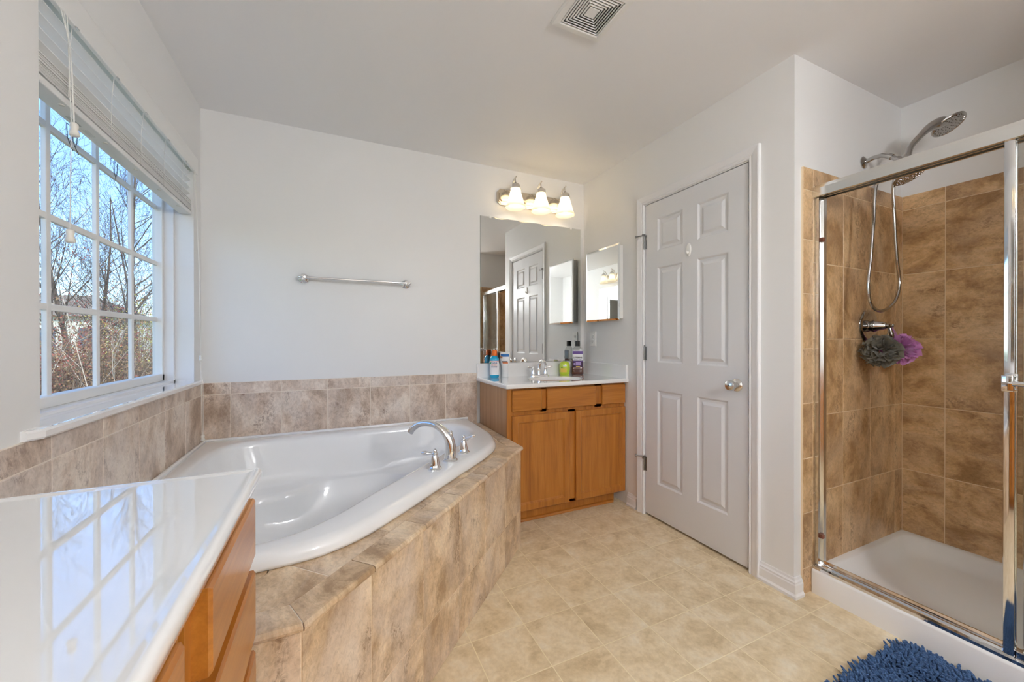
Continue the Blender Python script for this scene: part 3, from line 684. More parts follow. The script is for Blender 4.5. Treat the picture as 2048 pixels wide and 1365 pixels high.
def faucet_handle(b, x, y, z, s, ldir, lz=0.03):
    """bell-shaped hub with a lever"""
    b.lathe([(0, 0), (0.030*s, 0), (0.030*s, 0.004*s), (0.026*s, 0.007*s), (0.022*s, 0.012*s), (0.0205*s, 0.022*s), (0.017*s, 0.040*s), (0.0135*s, 0.054*s), (0.011*s, 0.060*s), (0.014*s, 0.064*s), (0.013*s, 0.069*s), (0.008*s, 0.073*s), (0.0085*s, 0.079*s), (0.005*s, 0.085*s), (0, 0.087*s)], (x, y, z), Z, 24)
def lever(b, x, y, z, s, d, up):
    d = Vector(d).normalized(); o = V(x, y, z+0.067*s)
    pts = [o+d*(t*0.068*s)+V(0, 0, (up*t)*s) for t in (0, 0.25, 0.45, 0.7, 0.9, 1.0)]
    b.tube(pts, [0.006*s, 0.0052*s, 0.0068*s, 0.0095*s, 0.008*s, 0.003*s], 12)
tf = thing('tub_faucet', 'chrome arched tub faucet with two lever handles on the bathtub rim', 'faucet', (0.49, 1.748, DECK+0.045))
zt = DECK+0.0445
b = B()
b.lathe([(0, 0), (0.036, 0), (0.036, 0.004), (0.031, 0.008), (0.028, 0.012)], (0.49, 1.748, zt), Z, 28)
dd = V(-q, q, 0); base = V(0.49, 1.748, zt)
sp = [(0.0, 0.008), (-0.004, 0.05), (0.004, 0.095), (0.030, 0.130), (0.070, 0.155), (0.120, 0.163), (0.165, 0.155), (0.200, 0.132), (0.216, 0.112)]
P2 = []
for i in range(len(sp)-1):
    a = [sp[max(i-1, 0)], sp[i], sp[i+1], sp[min(i+2, len(sp)-1)]]
    for k in range(4):
        t = k/4; P2.append(tuple(0.5*((2*a[1][d])+(-a[0][d]+a[2][d])*t+(2*a[0][d]-5*a[1][d]+4*a[2][d]-a[3][d])*t*t+(-a[0][d]+3*a[1][d]-3*a[2][d]+a[3][d])*t**3) for d in range(2)))
P2.append(sp[-1]); rad = [0.0275-0.0125*min(1, i/18) for i in range(len(P2))]
b.tube([base+dd*p[0]+V(0, 0, p[1]) for p in P2], rad, 20)
b.build('spout', CHROME, tf, smooth=True, autos=50)
b = B(); k0 = base+dd*0.002+V(0, 0, 0.095)
b.lathe([(0.012, -0.02), (0.009, 0.012), (0.007, 0.022), (0.010, 0.026), (0.010, 0.032), (0.006, 0.036), (0.007, 0.040), (0, 0.045)], k0, (0.15, -0.12, 1), 16)
b.build('diverter_knob', CHROME, tf, smooth=True, autos=50)
for (hx, hy, ld, up) in ((0.399, 1.660, (-1, 0.75, 0), 0.002), (0.585, 1.842, (0.75, -0.75, 0), 0.028)):
    b = B(); faucet_handle(b, hx, hy, zt, 1.0, None); h = b.build('handle', CHROME, tf, smooth=True, autos=50)
    b = B(); lever(b, hx, hy, zt, 0.95, ld, up); b.build('lever', CHROME, h, smooth=True, autos=50)

# ================================================================== VANITIES
CT = 0.888
def counter(par, x0, x1, y0, y1, sink, edges):
    """cultured-marble top with integral oval bowl; sink=(cx,cy,a,b)"""
    bv = 0.006
    b = B(); cx_, cy_, a_, c_ = sink; n = 96
    an = [2*math.pi*k/n for k in range(n)]
    for P in ((x0, y0), (x1, y0), (x1, y1), (x0, y1)): an.append(math.atan2(P[1]-cy_, P[0]-cx_) % (2*math.pi))
    an = sorted(an); rect = [(x0, y0), (x1, y0), (x1, y1), (x0, y1)]
    rr = [raycast(rect, (cx_, cy_), t) for t in an]
    out = [(cx_+r*math.cos(t), cy_+r*math.sin(t)) for r, t in zip(rr, an)]
    def shr(k, z): return [V(min(max(p[0], x0+(k if 'l' in edges else 0)), x1-(k if 'r' in edges else 0)), min(max(p[1], y0+(k if 'f' in edges else 0)), y1-(k if 'b' in edges else 0)), z) for p in out]
    rs = [shr(0.003, CT-0.026), shr(0, CT-0.022), shr(0, CT-0.008), shr(0.0025, CT-0.003), shr(0.007, CT), shr(0.012, CT-0.0008), shr(0.018, CT-0.0025), shr(0.021, CT-0.003), shr(0.024, CT-0.003)]
    def el(s, z): return [V(cx_+a_*s*math.cos(t), cy_+c_*s*math.sin(t), z) for t in an]
    rs += [el(1.12, CT-0.003), el(1.09, CT-0.003), el(1.06, CT-0.0031), el(1.03, CT-0.0036), el(0.98, CT-0.007), el(0.93, CT-0.02), el(0.85, CT-0.06), el(0.7, CT-0.105), el(0.45, CT-0.13), el(0.12, CT-0.138)]
    b.rings(rs, False, True)
    return b.build('countertop', MARBLE, par, smooth=True, autos=45)
v = thing('bathroom_vanity', 'honey maple vanity with white marble top, below the big wall mirror', 'vanity', (1.42, 2.40, 0))
VX0, VX1, VY = 0.968, 1.8805, 2.169
b = B(); b.box(VX0, VX1, VY+0.018, YB-0.011, 0.09, CT-0.026)
b.build('carcass', WSIDE, v)
# left end panel shows above the tub deck
b = B()
for x0, x1, z0, z1 in ((VX0, 0.998, 0.09, CT-0.026), (1.405, 1.463, 0.09, 0.70), (1.872, VX1, 0.09, CT-0.026), (0.998, 1.872, 0.845, CT-0.026), (0.998, 1.872, 0.685, 0.720), (0.998, 1.872, 0.09, 0.105), (1.198, 1.243, 0.70, 0.86), (1.618, 1.678, 0.70, 0.86)):
    b.box(x0, x1, VY, VY+0.0185, z0, z1)
b.build('face_frame', WZ, v)
fr_rings = [(0.003, -0.004), (0.006, -0.0045), (0.012, -0.0095), (0.016, -0.0095)]
for x0, x1 in ((0.997, 1.408), (1.460, 1.874)):
    b = B(); w = x1-x0
    front(b, (x0, VY, 0.094), X, Z, nY, w, 0.595, 0.019, [(0.037, w-0.037, 0.040, 0.555)], fr_rings, 0.003)
    b.build('door', WZ, v)
for x0, x1 in ((0.997, 1.202), (1.240, 1.621), (1.675, 1.874)):
    b = B(); front(b, (x0, VY, 0.716), X, Z, nY, x1-x0, 0.131, 0.019, [], [], 0.004); b.build('drawer', WX, v)
b = B(); b.box(VX0, 1.815, VY+0.055, VY+0.07, 0.0, 0.09); b.box(1.812, 1.83, VY+0.055, YB-0.02, 0, 0.09); b.build('toe_kick', WZ, v)
b = B()
b.rings([[V(VX0, VY+0.055-o, z) for o, z in ((0, 0), (0.016, 0), (0.016, 0.006), (0.012, 0.014), (0, 0.018))], [V(1.815, VY+0.055-o, z) for o, z in ((0, 0), (0.016, 0), (0.016, 0.006), (0.012, 0.014), (0, 0.018))]])
b.build('shoe_moulding', WX, v)
ct = counter(v, 0.943, XR-0.001, 2.126, YB-0.001, (1.43, 2.36, 0.205, 0.150), 'lf')
b = B(); b.box(0.946, XR-0.001, YB-0.021, YB-0.001, CT-0.006, CT+0.100, 0.003); b.box(XR-0.021, XR-0.001, 2.130, YB-0.021, CT-0.006, CT+0.094, 0.003)
b.build('backsplash', MARBLE, v)
B().lathe([(0, 0), (0.02, 0), (0.021, 0.003), (0.012, 0.005), (0, 0.006)], (1.43, 2.36, CT-0.1385), Z, 20).build('drain', CHROME, v, smooth=True, autos=40)

# faucet on the far vanity
def sink_faucet(x, y, label):
    f = thing('sink_faucet', label, 'faucet', (x, y, CT))
    z = CT-0.003
    b = B(); rs = []
    for s, h in ((1.0, 0), (1.0, 0.006), (0.9, 0.011), (0.5, 0.013)):
        rs.append([V(x+(0.052*(1 if math.cos(a) > 0 else -1)*(1 if abs(math.cos(a)) > 1e-6 else 0))+0.026*s*math.cos(a), y+0.026*s*math.sin(a), z+h) for a in [2*math.pi*(k+0.5)/32 for k in range(32)]])
    b.rings(rs); b.build('base', CHROME, f, smooth=True, autos=40)
    b = B(); sp = [(0, 0.008), (0.002, 0.05), (-0.006, 0.085), (-0.026, 0.112), (-0.055, 0.120), (-0.082, 0.108), (-0.098, 0.085)]
    P2 = []
    for i in range(len(sp)-1):
        a = [sp[max(i-1, 0)], sp[i], sp[i+1], sp[min(i+2, len(sp)-1)]]
        for k in range(4):
            t = k/4; P2.append(tuple(0.5*((2*a[1][d])+(-a[0][d]+a[2][d])*t+(2*a[0][d]-5*a[1][d]+4*a[2][d]-a[3][d])*t*t+(-a[0][d]+3*a[1][d]-3*a[2][d]+a[3][d])*t**3) for d in range(2)))
    P2.append(sp[-1]); b.tube([(x, y+p[0], z+p[1]) for p in P2], [0.017-0.006*min(1, i/10) for i in range(len(P2))], 16); b.build('spout', CHROME, f, smooth=True, autos=50)
    for s in (-1, 1):
        b = B(); faucet_handle(b, x+s*0.052, y, z+0.006, 0.82, None); h = b.build('handle', CHROME, f, smooth=True, autos=50)
        b = B(); lever(b, x+s*0.052, y, z+0.010, 0.82, (s, -0.25, 0), 0.010); b.build('lever', CHROME, h, smooth=True, autos=50)
    b = B(); b.tube([(x+0.0, y+0.022, z+0.01), (x+0.0, y+0.022, z+0.085)], 0.0022, 8); b.lathe([(0, 0), (0.005, 0.001), (0.0055, 0.006), (0, 0.010)], (x, y+0.022, z+0.083), Z, 12); b.build('lift_rod', CHROME, f, smooth=True, autos=50)
sink_faucet(1.405, 2.560, 'chrome two-handle sink faucet on the small white counter below the wall mirror')

# near vanity (long, along the left wall)
v = thing('bathroom_vanity', 'long maple vanity with glossy white counter in the lower left foreground', 'vanity', (-0.4, 0.2, 0))
NX, NY = -0.155, 0.884                                   # face-frame plane, far end
b = B(); b.box(XL+0.001, NX-0.018, 0.558, NY, 0.09, CT-0.026); b.box(XL+0.001, NX-0.018, -1.2, 0.538, 0.09, CT-0.026); b.box(XL+0.001, NX-0.10, -1.2, NY, 0.0, 0.09)
b.build('carcass', WZ, v)
b = B()
for y0, y1, z0, z1 in ((0.558, 0.632, 0.09, CT-0.0265), (0.862, NY, 0.09, CT-0.0265), (0.632, 0.862, 0.845, CT-0.0265), (0.632, 0.862, 0.725, 0.765), (0.632, 0.862, 0.575, 0.612), (0.632, 0.862, 0.09, 0.12), (0.632, 0.862, 0.34, 0.37)):
    b.box(NX-0.018, NX, y0, y1, z0, z1)
b.build('face_frame', WZ, v)
b = B()
for y0, y1, z0, z1 in ((0.450, 0.538, 0.09, CT-0.0265), (-1.2, 0.45, 0.845, CT-0.0265), (-1.2, 0.45, 0.695, 0.765), (-1.2, 0.45, 0.09, 0.12), (0.02, 0.06, 0.09, 0.70), (-0.36, -0.32, 0.09, 0.70), (-0.82, -0.76, 0.09, 0.86)):
    b.box(NX-0.018, NX, y0, y1, z0, z1)
b.build('face_frame', WZ, v)
for z0, z1 in ((0.750, 0.8590), (0.598, 0.722), (0.355, 0.570), (0.115, 0.330)):
    b = B(); front(b, (NX, 0.580, z0), Y, Z, X, 0.294, z1-z0, 0.021, [], [], 0.004); b.build('drawer', WY, v)
for y0, y1 in ((0.050, 0.488), (-0.385, 0.022), (-1.15, -0.415)):
    b = B(); front(b, (NX, y0, 0.750), Y, Z, X, y1-y0, 0.109, 0.021, [], [], 0.004); b.build('drawer', WY, v)
for y0, y1 in ((0.050, 0.488), (-0.34, 0.022), (-0.775, -0.36), (-1.15, -0.80)):
    b = B(); w = y1-y0; front(b, (NX, y0, 0.105), Y, Z, X, w, 0.620, 0.021, [(0.04, w-0.04, 0.04, 0.580)], fr_rings, 0.003); b.build('door', WZ, v)
counter(v, XL+0.001, -0.1395, -1.2, 0.978, (-0.40, 0.05, 0.150, 0.205), 'rb')
B().box(XL+0.001, XL+0.021, -1.2, 0.978, CT-0.006, CT+0.10, 0.003).build('backsplash', MARBLE, v)

# ================================================================== MIRRORS
m = thing('wall_mirror', 'large frameless rectangular mirror on the back wall above the small vanity', 'mirror', (1.41, YB, 1.53))
B().box(0.974, 1.846, YB-0.006, YB-0.0065, 0.990, 2.064).build('glass', MIRR, m)
B().box(0.9735, 1.8465, YB-0.006, YB, 0.9895, 2.0645).build('edge', MEDGE, m)
for x, z in ((1.052, 2.064), (1.752, 2.064), (1.052, 0.990), (1.752, 0.990)):
    B().box(x-0.009, x+0.009, YB-0.010, YB, z-0.010 if z > 1.5 else z-0.006, z+0.008 if z > 1.5 else z+0.010, 0.002).build('clip', PLAST, m)
m = thing('wall_mirror', 'second long frameless mirror on the window wall above the near vanity', 'mirror', (XL, 0.0, 1.53))
B().box(XL+0.006, XL+0.0065, -0.34, 0.88, 0.990, 2.064).build('glass', MIRR, m)
B().box(XL, XL+0.006, -0.3405, 0.8805, 0.9895, 2.0645).build('edge', MEDGE, m)

mc = thing('medicine_cabinet', 'small mirror-fronted medicine cabinet on the wall beside the closet door', 'medicine cabinet', (XR, 2.37, 1.57))
B().box(1.842, XR, 2.185, 2.556, 1.312, 1.836, 0.001).build('body', PLAST, mc)
b = B(); y0, y1, z0, z1, xf = 2.173, 2.567, 1.300, 1.846, 1.835; w = 0.013
o_ = [V(1.8415, y0, z0), V(1.8415, y1, z0), V(1.8415, y1, z1), V(1.8415, y0, z1)]
a1 = [V(xf+0.0035, p.y, p.z) for p in o_]
a2 = [V(xf, y0+w, z0+w), V(xf, y1-w, z0+w), V(xf, y1-w, z1-w), V(xf, y0+w, z1-w)]
b.rings([o_, a1, a2], True, True); b.build('mirror_door', MIRR, mc)

# ================================================================== VANITY LIGHT
def octa(x0, x1, z0, z1, c): return [(x0+c, z0), (x1-c, z0), (x1, z0+c), (x1, z1-c), (x1-c, z1), (x0+c, z1), (x0, z1-c), (x0, z0+c)]
BULBM = plain('lit bulb', (1, 1, 1), 0.5, emit=(1.0, 0.88, 0.70), estr=BULB)
def shade_mat():
    mm = bpy.data.materials.new('frosted shade glass'); mm.use_nodes = True; n = mm.node_tree; n.nodes.clear()
    o = n.nodes.new('ShaderNodeOutputMaterial'); t = n.nodes.new('ShaderNodeBsdfTranslucent'); t.inputs[0].default_value = (0.95, 0.90, 0.80, 1)
    d = n.nodes.new('ShaderNodeBsdfDiffuse'); d.inputs[0].default_value = (0.86, 0.82, 0.74, 1)
    tr = n.nodes.new('ShaderNodeBsdfTransparent'); tr.inputs[0].default_value = (1.0, 0.95, 0.86, 1)
    a = n.nodes.new('ShaderNodeMixShader'); a.inputs[0].default_value = 0.40; lk(n, t.outputs[0], a.inputs[1]); lk(n, d.outputs[0], a.inputs[2])
    c = n.nodes.new('ShaderNodeMixShader'); c.inputs[0].default_value = 0.13; lk(n, a.outputs[0], c.inputs[1]); lk(n, tr.outputs[0], c.inputs[2])
    lk(n, c.outputs[0], o.inputs[0]); return mm
SHADE = shade_mat()
BULBD = plain('dimmer lit bulb', (1, 1, 1), 0.5, emit=(1.0, 0.90, 0.74), estr=BULB*0.45)
def vanity_light(label, O, U, N, n_lamps, half, bm_=None):
    """bar of lamps; U along the wall, N out of the wall, O = wall point at plate centre height"""
    O, U, N = map(Vector, (O, U, N)); vl = thing('vanity_light', label, 'light fixture', O)
    b = B()
    for x0, x1, z0, z1, c, d0, d1 in ((-half, half, -0.058, 0.058, 0.024, 0, 0.016), (-half+0.008, half-0.008, -0.050, 0.050, 0.020, 0.016, 0.022), (-half+0.016, half-0.016, -0.034, 0.040, 0.016, 0.022, 0.034)):
        b.prism(octa(x0, x1, z0, z1, c), O+N*d0, U, Z, N, d1-d0)
    for z in (-0.018, -0.010): b.tube([O+U*(-half+0.02)+N*0.034+V(0, 0, z), O+U*(half-0.02)+N*0.034+V(0, 0, z)], 0.003, 8)
    b.build('backplate', NICKEL, vl)
    for k in range(n_lamps):
        u = (k-(n_lamps-1)/2)*0.211; c = O+U*u
        b = B()
        b.lathe([(0.018, 0), (0.016, 0.006), (0.009, 0.010)], c+N*0.034+V(0, 0, 0.006), N, 16)
        path = [(0.040, 0.006), (0.052, 0.045), (0.066, 0.080), (0.088, 0.104), (0.112, 0.114), (0.130, 0.120), (0.136, 0.112)]
        b.tube([c+N*p[0]+V(0, 0, p[1]) for p in path], [0.008, 0.0075, 0.007, 0.0065, 0.0055, 0.0035, 0.002], 10)
        b.tube([c+N*0.112+V(0, 0, 0.112), c+N*0.119+V(0, 0, 0.080)], 0.005, 8)
        arm = b.build('arm', BRCHR, vl, smooth=True, autos=50)
        b = B(); b.lathe([(0, 0.048), (0.008, 0.046), (0.014, 0.038), (0.026, 0.032), (0.034, 0.024), (0.036, 0.008), (0.037, 0.0), (0.030, -0.002), (0, -0.002)], c+N*0.12+V(0, 0, 0.033), Z, 24)
        b.build('socket_cap', BRCHR, arm, smooth=True, autos=40)
        b = B(); prof = [(0.034, 0.033), (0.036, 0.020), (0.0435, -0.010), (0.054, -0.045), (0.064, -0.078), (0.0735, -0.098), (0.0755, -0.104), (0.0735, -0.104), (0.0715, -0.098), (0.062, -0.078), (0.052, -0.045), (0.0415, -0.010), (0.034, 0.020), (0.032, 0.033)]
        o = c+N*0.12
        b.rings([[o+V(r*math.cos(a), r*math.sin(a), h) for a in [2*math.pi*j/36 for j in range(36)]] for r, h in prof+[prof[0]]], False, False)
        sh = b.build('glass_shade', SHADE, vl, smooth=True, autos=50)
        B().lathe([(0, 0.020), (0.013, 0.018), (0.014, -0.005), (0.022, -0.025), (0.029, -0.045), (0.029, -0.060), (0.022, -0.076), (0.010, -0.083), (0, -0.084)], o, Z, 20).build('bulb', bm_ or BULBM, vl, smooth=True)
vanity_light('three-lamp vanity light bar with frosted bell shades above the back wall mirror', (1.415, YB, 2.222), X, nY, 3, 0.312)
vanity_light('four-lamp vanity light bar above the long mirror on the window wall', (XL, 0.26, 2.222), Y, X, 4, 0.42, BULBD)
# unseen globe lamp added behind the camera to brighten the room
LX, LY = 1.00, -0.95
cl = thing('fill_globe', 'added fill lamp, a round white opal globe on a short rod behind the camera', 'fill lamp', (LX, LY, H))
B().lathe([(0, 0), (0.075, 0), (0.075, -0.014), (0.02, -0.022), (0.012, -0.03), (0.012, -0.35), (0.05, -0.365), (0.055, -0.38)], (LX, LY, H), Z, 40).build('canopy', BRCHR, cl, smooth=True, autos=40)
GLOW = plain('fill globe glow', (0.9, 0.9, 0.88), 0.6, emit=(0.975, 0.985, 1.0), estr=FILL_GLOBE)
B().lathe([(0.050, -0.375)]+[(0.17*math.sin(math.radians(t)), -0.535+0.17*math.cos(math.radians(t))) for t in range(20, 181, 10)], (LX, LY, H), Z, 40).build('diffuser', GLOW, cl, smooth=True)

# ================================================================== CEILING VENT
vn = thing('ceiling_vent', 'square white ceiling exhaust vent with concentric square louvres', 'vent', (0.915, 1.242, H))
vx, vy = 0.915, 1.241
def sqr(s, z, cx_=vx, cy_=vy): return [V(cx_-s, cy_-s, z), V(cx_+s, cy_-s, z), V(cx_+s, cy_+s, z), V(cx_-s, cy_+s, z)]
b = B(); b.rings([sqr(0.118, H), sqr(0.118, H-0.004), sqr(0.113, H-0.012), sqr(0.092, H-0.014), sqr(0.088, H-0.012), sqr(0.088, H)], False, False); b.build('frame', PLAST, vn)
B().box(vx-0.088, vx+0.088, vy-0.088, vy+0.088, H-0.0015, H-0.0005).build('opening', DARKV, vn)
for k in range(7):
    s = 0.0855-k*0.0106; b = B()
    if k < 6: b.rings([sqr(s, H-0.010), sqr(s-0.0050, H-0.013), sqr(s-0.0058, H-0.010), sqr(s-0.002, H-0.004), sqr(s, H-0.010)], False, False)
    else: b.rings([sqr(s, H-0.004), sqr(s, H-0.012), sqr(s-0.002, H-0.013)], False, True)
    b.build('louvre', PLAST, vn)

# ================================================================== TOWEL BAR
tb = thing('towel_bar', 'long chrome towel bar with round ends on the back wall above the tub', 'towel bar', (0.14, YB, 1.532))
b = B(); b.tube([(-0.158, YB-0.060, 1.532), (0.442, YB-0.060, 1.532)], 0.0078, 14); b.build('rod', CHROME, tb, smooth=True, autos=40)
for x, s in ((-0.160, -1), (0.444, 1)):
    b = B(); b.lathe([(0, 0), (0.029, 0), (0.029, 0.004), (0.024, 0.009), (0.014, 0.013), (0.0115, 0.026), (0.0125, 0.040), (0.016, 0.048), (0.017, 0.060), (0.014, 0.071), (0, 0.074)], (x, YB, 1.532), nY, 24)
    b.lathe([(0.010, 0), (0.012, 0.006), (0.009, 0.012), (0, 0.014)], (x+s*0.012, YB-0.060, 1.532), (s, 0, 0), 16)
    b.build('bracket', CHROME, tb, smooth=True, autos=40)

# ================================================================== OUTLET
ou = thing('wall_outlet', 'white duplex wall outlet beside the medicine cabinet above the small counter', 'outlet', (XR, 2.533, 1.167))
B().box(XR-0.006, XR, 2.497, 2.570, 1.108, 1.226, 0.002).build('cover_plate', PLAST, ou)
for z in (1.147, 1.187):
    b = B(); b.rings([[V(XR-h, 2.533+0.017*math.cos(a), z+0.014*math.sin(a)) for a in [2*math.pi*k/24 for k in range(24)]] for h in (0.004, 0.008)]); r = b.build('receptacle', PLAST, ou)
    b = B()
    for dy in (-0.0065, 0.0065): b.box(XR-0.0085, XR-0.0075, 2.533+dy-0.0011, 2.533+dy+0.0011, z-0.001, z+0.007)
    b.lathe([(0, 0), (0.0025, 0), (0.0025, 0.001), (0, 0.001)], (XR-0.0076, 2.533, z-0.007), nX, 10); b.build('slot', DARKV, r)

# ================================================================== TOILETRIES
def textmesh(name, s, size, O, U, W, N, mat, parent, bold=0.0, align='CENTER', width=None):
    cu = bpy.data.curves.new(name, 'FONT'); cu.body = s; cu.size = size; cu.align_x = align; cu.align_y = 'CENTER'; cu.offset = bold; cu.extrude = 0.0002
    t = bpy.data.objects.new('tmp', cu); C.objects.link(t); bpy.context.view_layer.update()
    me = bpy.data.meshes.new_from_object(t.evaluated_get(bpy.context.evaluated_depsgraph_get())); bpy.data.objects.remove(t)
    xs = [v.co.x for v in me.vertices]; k = (width/(max(xs)-min(xs))) if width else 1.0
    O, U, W, N = map(Vector, (O, U, W, N)); off = Vector((0, 0, 0)); p = parent
    while p is not None: off += Vector(p.location); p = p.parent
    for v_ in me.vertices: v_.co = O+U*(v_.co.x*k)+W*v_.co.y+N*v_.co.z-off
    me.materials.append(mat); o = bpy.data.objects.new(name, me); C.objects.link(o); o.parent = parent; return o
def sect(b, cx_, cy_, z0, prof, ang, n=32, p=2.6, caps=True):
    """loft of super-ellipse sections: prof = [(half width, half depth, z)] turned by ang about Z"""
    c, s = math.cos(ang), math.sin(ang); rs = []
    for hw, hd, z in prof:
        r = []
        for k in range(n):
            t = 2*math.pi*k/n; a, d = math.cos(t), math.sin(t)
            a = math.copysign(abs(a)**(2/p), a)*hw; d = math.copysign(abs(d)**(2/p), d)*hd
            r.append(V(cx_+a*c-d*s, cy_+a*s+d*c, z0+z))
        rs.append(r)
    b.rings(rs, caps, caps); return b
def patch(b, cx_, cy_, z0, hw, hd, ang, u0, u1, za, zb, out=0.0006, p=2.6, n=12):
    """curved label on the front (-depth) side of such a body, u in -1..1 of the half width"""
    c, s = math.cos(ang), math.sin(ang); r = [[], []]
    for j, z in enumerate((za, zb)):
        for k in range(n+1):
            a = (u0+(u1-u0)*k/n); d = -(1-min(1, abs(a))**p)**(1/p)
            a *= hw+out; d *= hd+out; r[j].append(V(cx_+a*c-d*s, cy_+a*s+d*c, z0+z))
    m = n+1; b.add(r[0]+r[1], [(k, k+1, m+k+1, m+k) for k in range(n)]); return b
M_ = lambda n, c, r=0.35, **k: plain(n, c, r, **k)
BLUEL, ORANGE, NAVY = M_('blue rinse', (0.005, 0.36, 0.62), 0.12, coat=0.5), M_('orange cap', (0.85, 0.17, 0.012)), M_('navy ink', (0.03, 0.05, 0.20))
LABW, LABO, LABG = M_('white label', (0.82, 0.82, 0.84)), M_('orange ink', (0.80, 0.25, 0.10)), M_('green ink', (0.05, 0.42, 0.12))
WHITEB = M_('white bottle', (0.84, 0.84, 0.84), 0.3); LBLUE = M_('mid blue ink', (0.03, 0.18, 0.52)); SKIN = M_('tan picture ink', (0.55, 0.28, 0.16)); BRNI = M_('dark brown ink', (0.10, 0.05, 0.04))
GREENS = M_('lime soap', (0.55, 0.72, 0.04), 0.15, coat=0.6); YEL = M_('yellow picture ink', (0.85, 0.62, 0.10)); DGREEN = M_('dark leaf ink', (0.04, 0.10, 0.03))
BROWNL = M_('amber brown rinse', (0.115, 0.035, 0.022), 0.08, coat=0.8); PURP, DPURP, LILAC = M_('purple ink', (0.14, 0.075, 0.30)), M_('dark purple ink', (0.05, 0.018, 0.07)), M_('lilac ink', (0.42, 0.30, 0.62))
CLEARP = pane('clear plastic', (0.90, 0.91, 0.90), 0.05, 2.2)
A_ = math.radians(-24)                                   # bottles face the room a little turned
def fr_(ang): return V(math.cos(ang), math.sin(ang), 0), V(math.sin(ang), -math.cos(ang), 0)
# blue rinse with orange cap
x, y, a = 1.060, 2.602, A_; U, N = fr_(a)
t = thing('mouthwash_bottle', 'blue mouthwash bottle with orange cap at the left end of the small counter', 'bottle', (x, y, CT))
z0 = CT-0.002
pb = [(0.030, 0.026, 0), (0.0335, 0.029, 0.004), (0.0335, 0.029, 0.128), (0.032, 0.0275, 0.138), (0.026, 0.022, 0.149), (0.017, 0.0165, 0.157), (0.0155, 0.0155, 0.168), (0.0155, 0.0155, 0.172)]
sect(B(), x, y, z0, pb, a, 40, 2.3).build('bottle', BLUEL, t, smooth=True, autos=50)
B().lathe([(0.0195, 0.160), (0.0205, 0.163), (0.0190, 0.196), (0.016, 0.200), (0, 0.200)], (x, y, z0), Z, 28).build('cap', ORANGE, t, smooth=True, autos=50)
lb = patch(B(), x, y, z0, 0.0335, 0.029, a, -0.98, 0.98, 0.022, 0.122, p=2.3, n=20).build('label', LABW, t)
patch(B(), x, y, z0, 0.0335, 0.029, a, -0.98, 0.98, 0.1195, 0.1225, out=0.0009, p=2.3, n=20).build('orange_stripe', LABO, lb)
patch(B(), x, y, z0, 0.0335, 0.029, a, -0.95, -0.66, 0.100, 0.112, out=0.0009, p=2.3).build('green_leaf', LABG, lb)
fo = lambda z, d=0.0305: V(x, y, z0+z)+N*d
textmesh('brand_text', 'TheraBreath', 0.010, fo(0.108), U, Z, N, NAVY, lb, 0.0004, width=0.042)
textmesh('line_text', 'FRESH BREATH', 0.010, fo(0.092), U, Z, N, LABO, lb, 0.0003, width=0.042)
textmesh('line_text', 'ORAL RINSE', 0.009, fo(0.079), U, Z, N, NAVY, lb, 0.0003, width=0.042)
# white lotion tube with blue panel
x, y, a = 1.148, 2.612, A_; U, N = fr_(a)
t = thing('lotion_bottle', 'white lotion bottle with blue panel standing on its cap beside the blue mouthwash', 'bottle', (x, y, CT))
sect(B(), x, y, z0, [(0.025, 0.017, 0), (0.027, 0.018, 0.002), (0.026, 0.018, 0.036)], a, 32, 3).build('cap', WHITEB, t, smooth=True, autos=50)
pb = [(0.026, 0.018, 0.0365), (0.026, 0.018, 0.055), (0.030, 0.020, 0.085), (0.037, 0.021, 0.115), (0.0395, 0.021, 0.140), (0.0390, 0.020, 0.165), (0.036, 0.018, 0.178), (0.028, 0.014, 0.184), (0.018, 0.008, 0.185)]
sect(B(), x, y, z0, pb, a, 40, 2.6).build('bottle', WHITEB, t, smooth=True, autos=50)
patch(B(), x, y, z0, 0.0395, 0.0212, a, -0.74, 0.74, 0.150, 0.171, out=0.0012).build('blue_panel', LBLUE, t)
patch(B(), x, y, z0, 0.0385, 0.0212, a, -0.86, -0.46, 0.138, 0.156, out=0.0016).build('picture', SKIN, t)
patch(B(), x, y, z0, 0.036, 0.0212, a, -0.60, 0.50, 0.108, 0.118, out=0.0012).build('brown_band', BRNI, t)
patch(B(), x, y, z0, 0.036, 0.0212, a, -0.45, 0.60, 0.100, 0.109, out=0.0014).build('orange_band', LABO, t)
fo = lambda z, d=0.0228: V(x, y, z0+z)+N*d
# lime soap
x, y, a = 1.652, 2.595, A_; U, N = fr_(a)
t = thing('soap_bottle', 'round lime green soap bottle on the counter left of the purple-labelled mouthwash', 'bottle', (x, y, CT))
pb = [(0.034, 0.022, 0), (0.038, 0.025, 0.004), (0.041, 0.026, 0.03), (0.042, 0.026, 0.055), (0.040, 0.025, 0.078), (0.033, 0.021, 0.094), (0.022, 0.015, 0.102), (0.012, 0.011, 0.105)]
sect(B(), x, y, z0, pb, a, 40, 2.3).build('bottle', GREENS, t, smooth=True, autos=50)
patch(B(), x, y, z0, 0.0415, 0.0262, a, -0.82, 0.3, 0.020, 0.052, out=0.001, p=2.3).build('fruit_picture', YEL, t)
patch(B(), x, y, z0, 0.0415, 0.0262, a, -0.72, -0.44, 0.054, 0.060, out=0.0012, p=2.3).build('leaf_picture', DGREEN, t)
patch(B(), x, y, z0, 0.040, 0.0262, a, -0.35, 0.30, 0.066, 0.074, out=0.0006, p=2.3).build('label', LABW, t)
b = B(); b.lathe([(0.012, 0.104), (0.013, 0.108), (0.012, 0.116), (0, 0.118)], (x, y, z0), Z, 20); b.build('cap', CLEARP, t, smooth=True, autos=40)
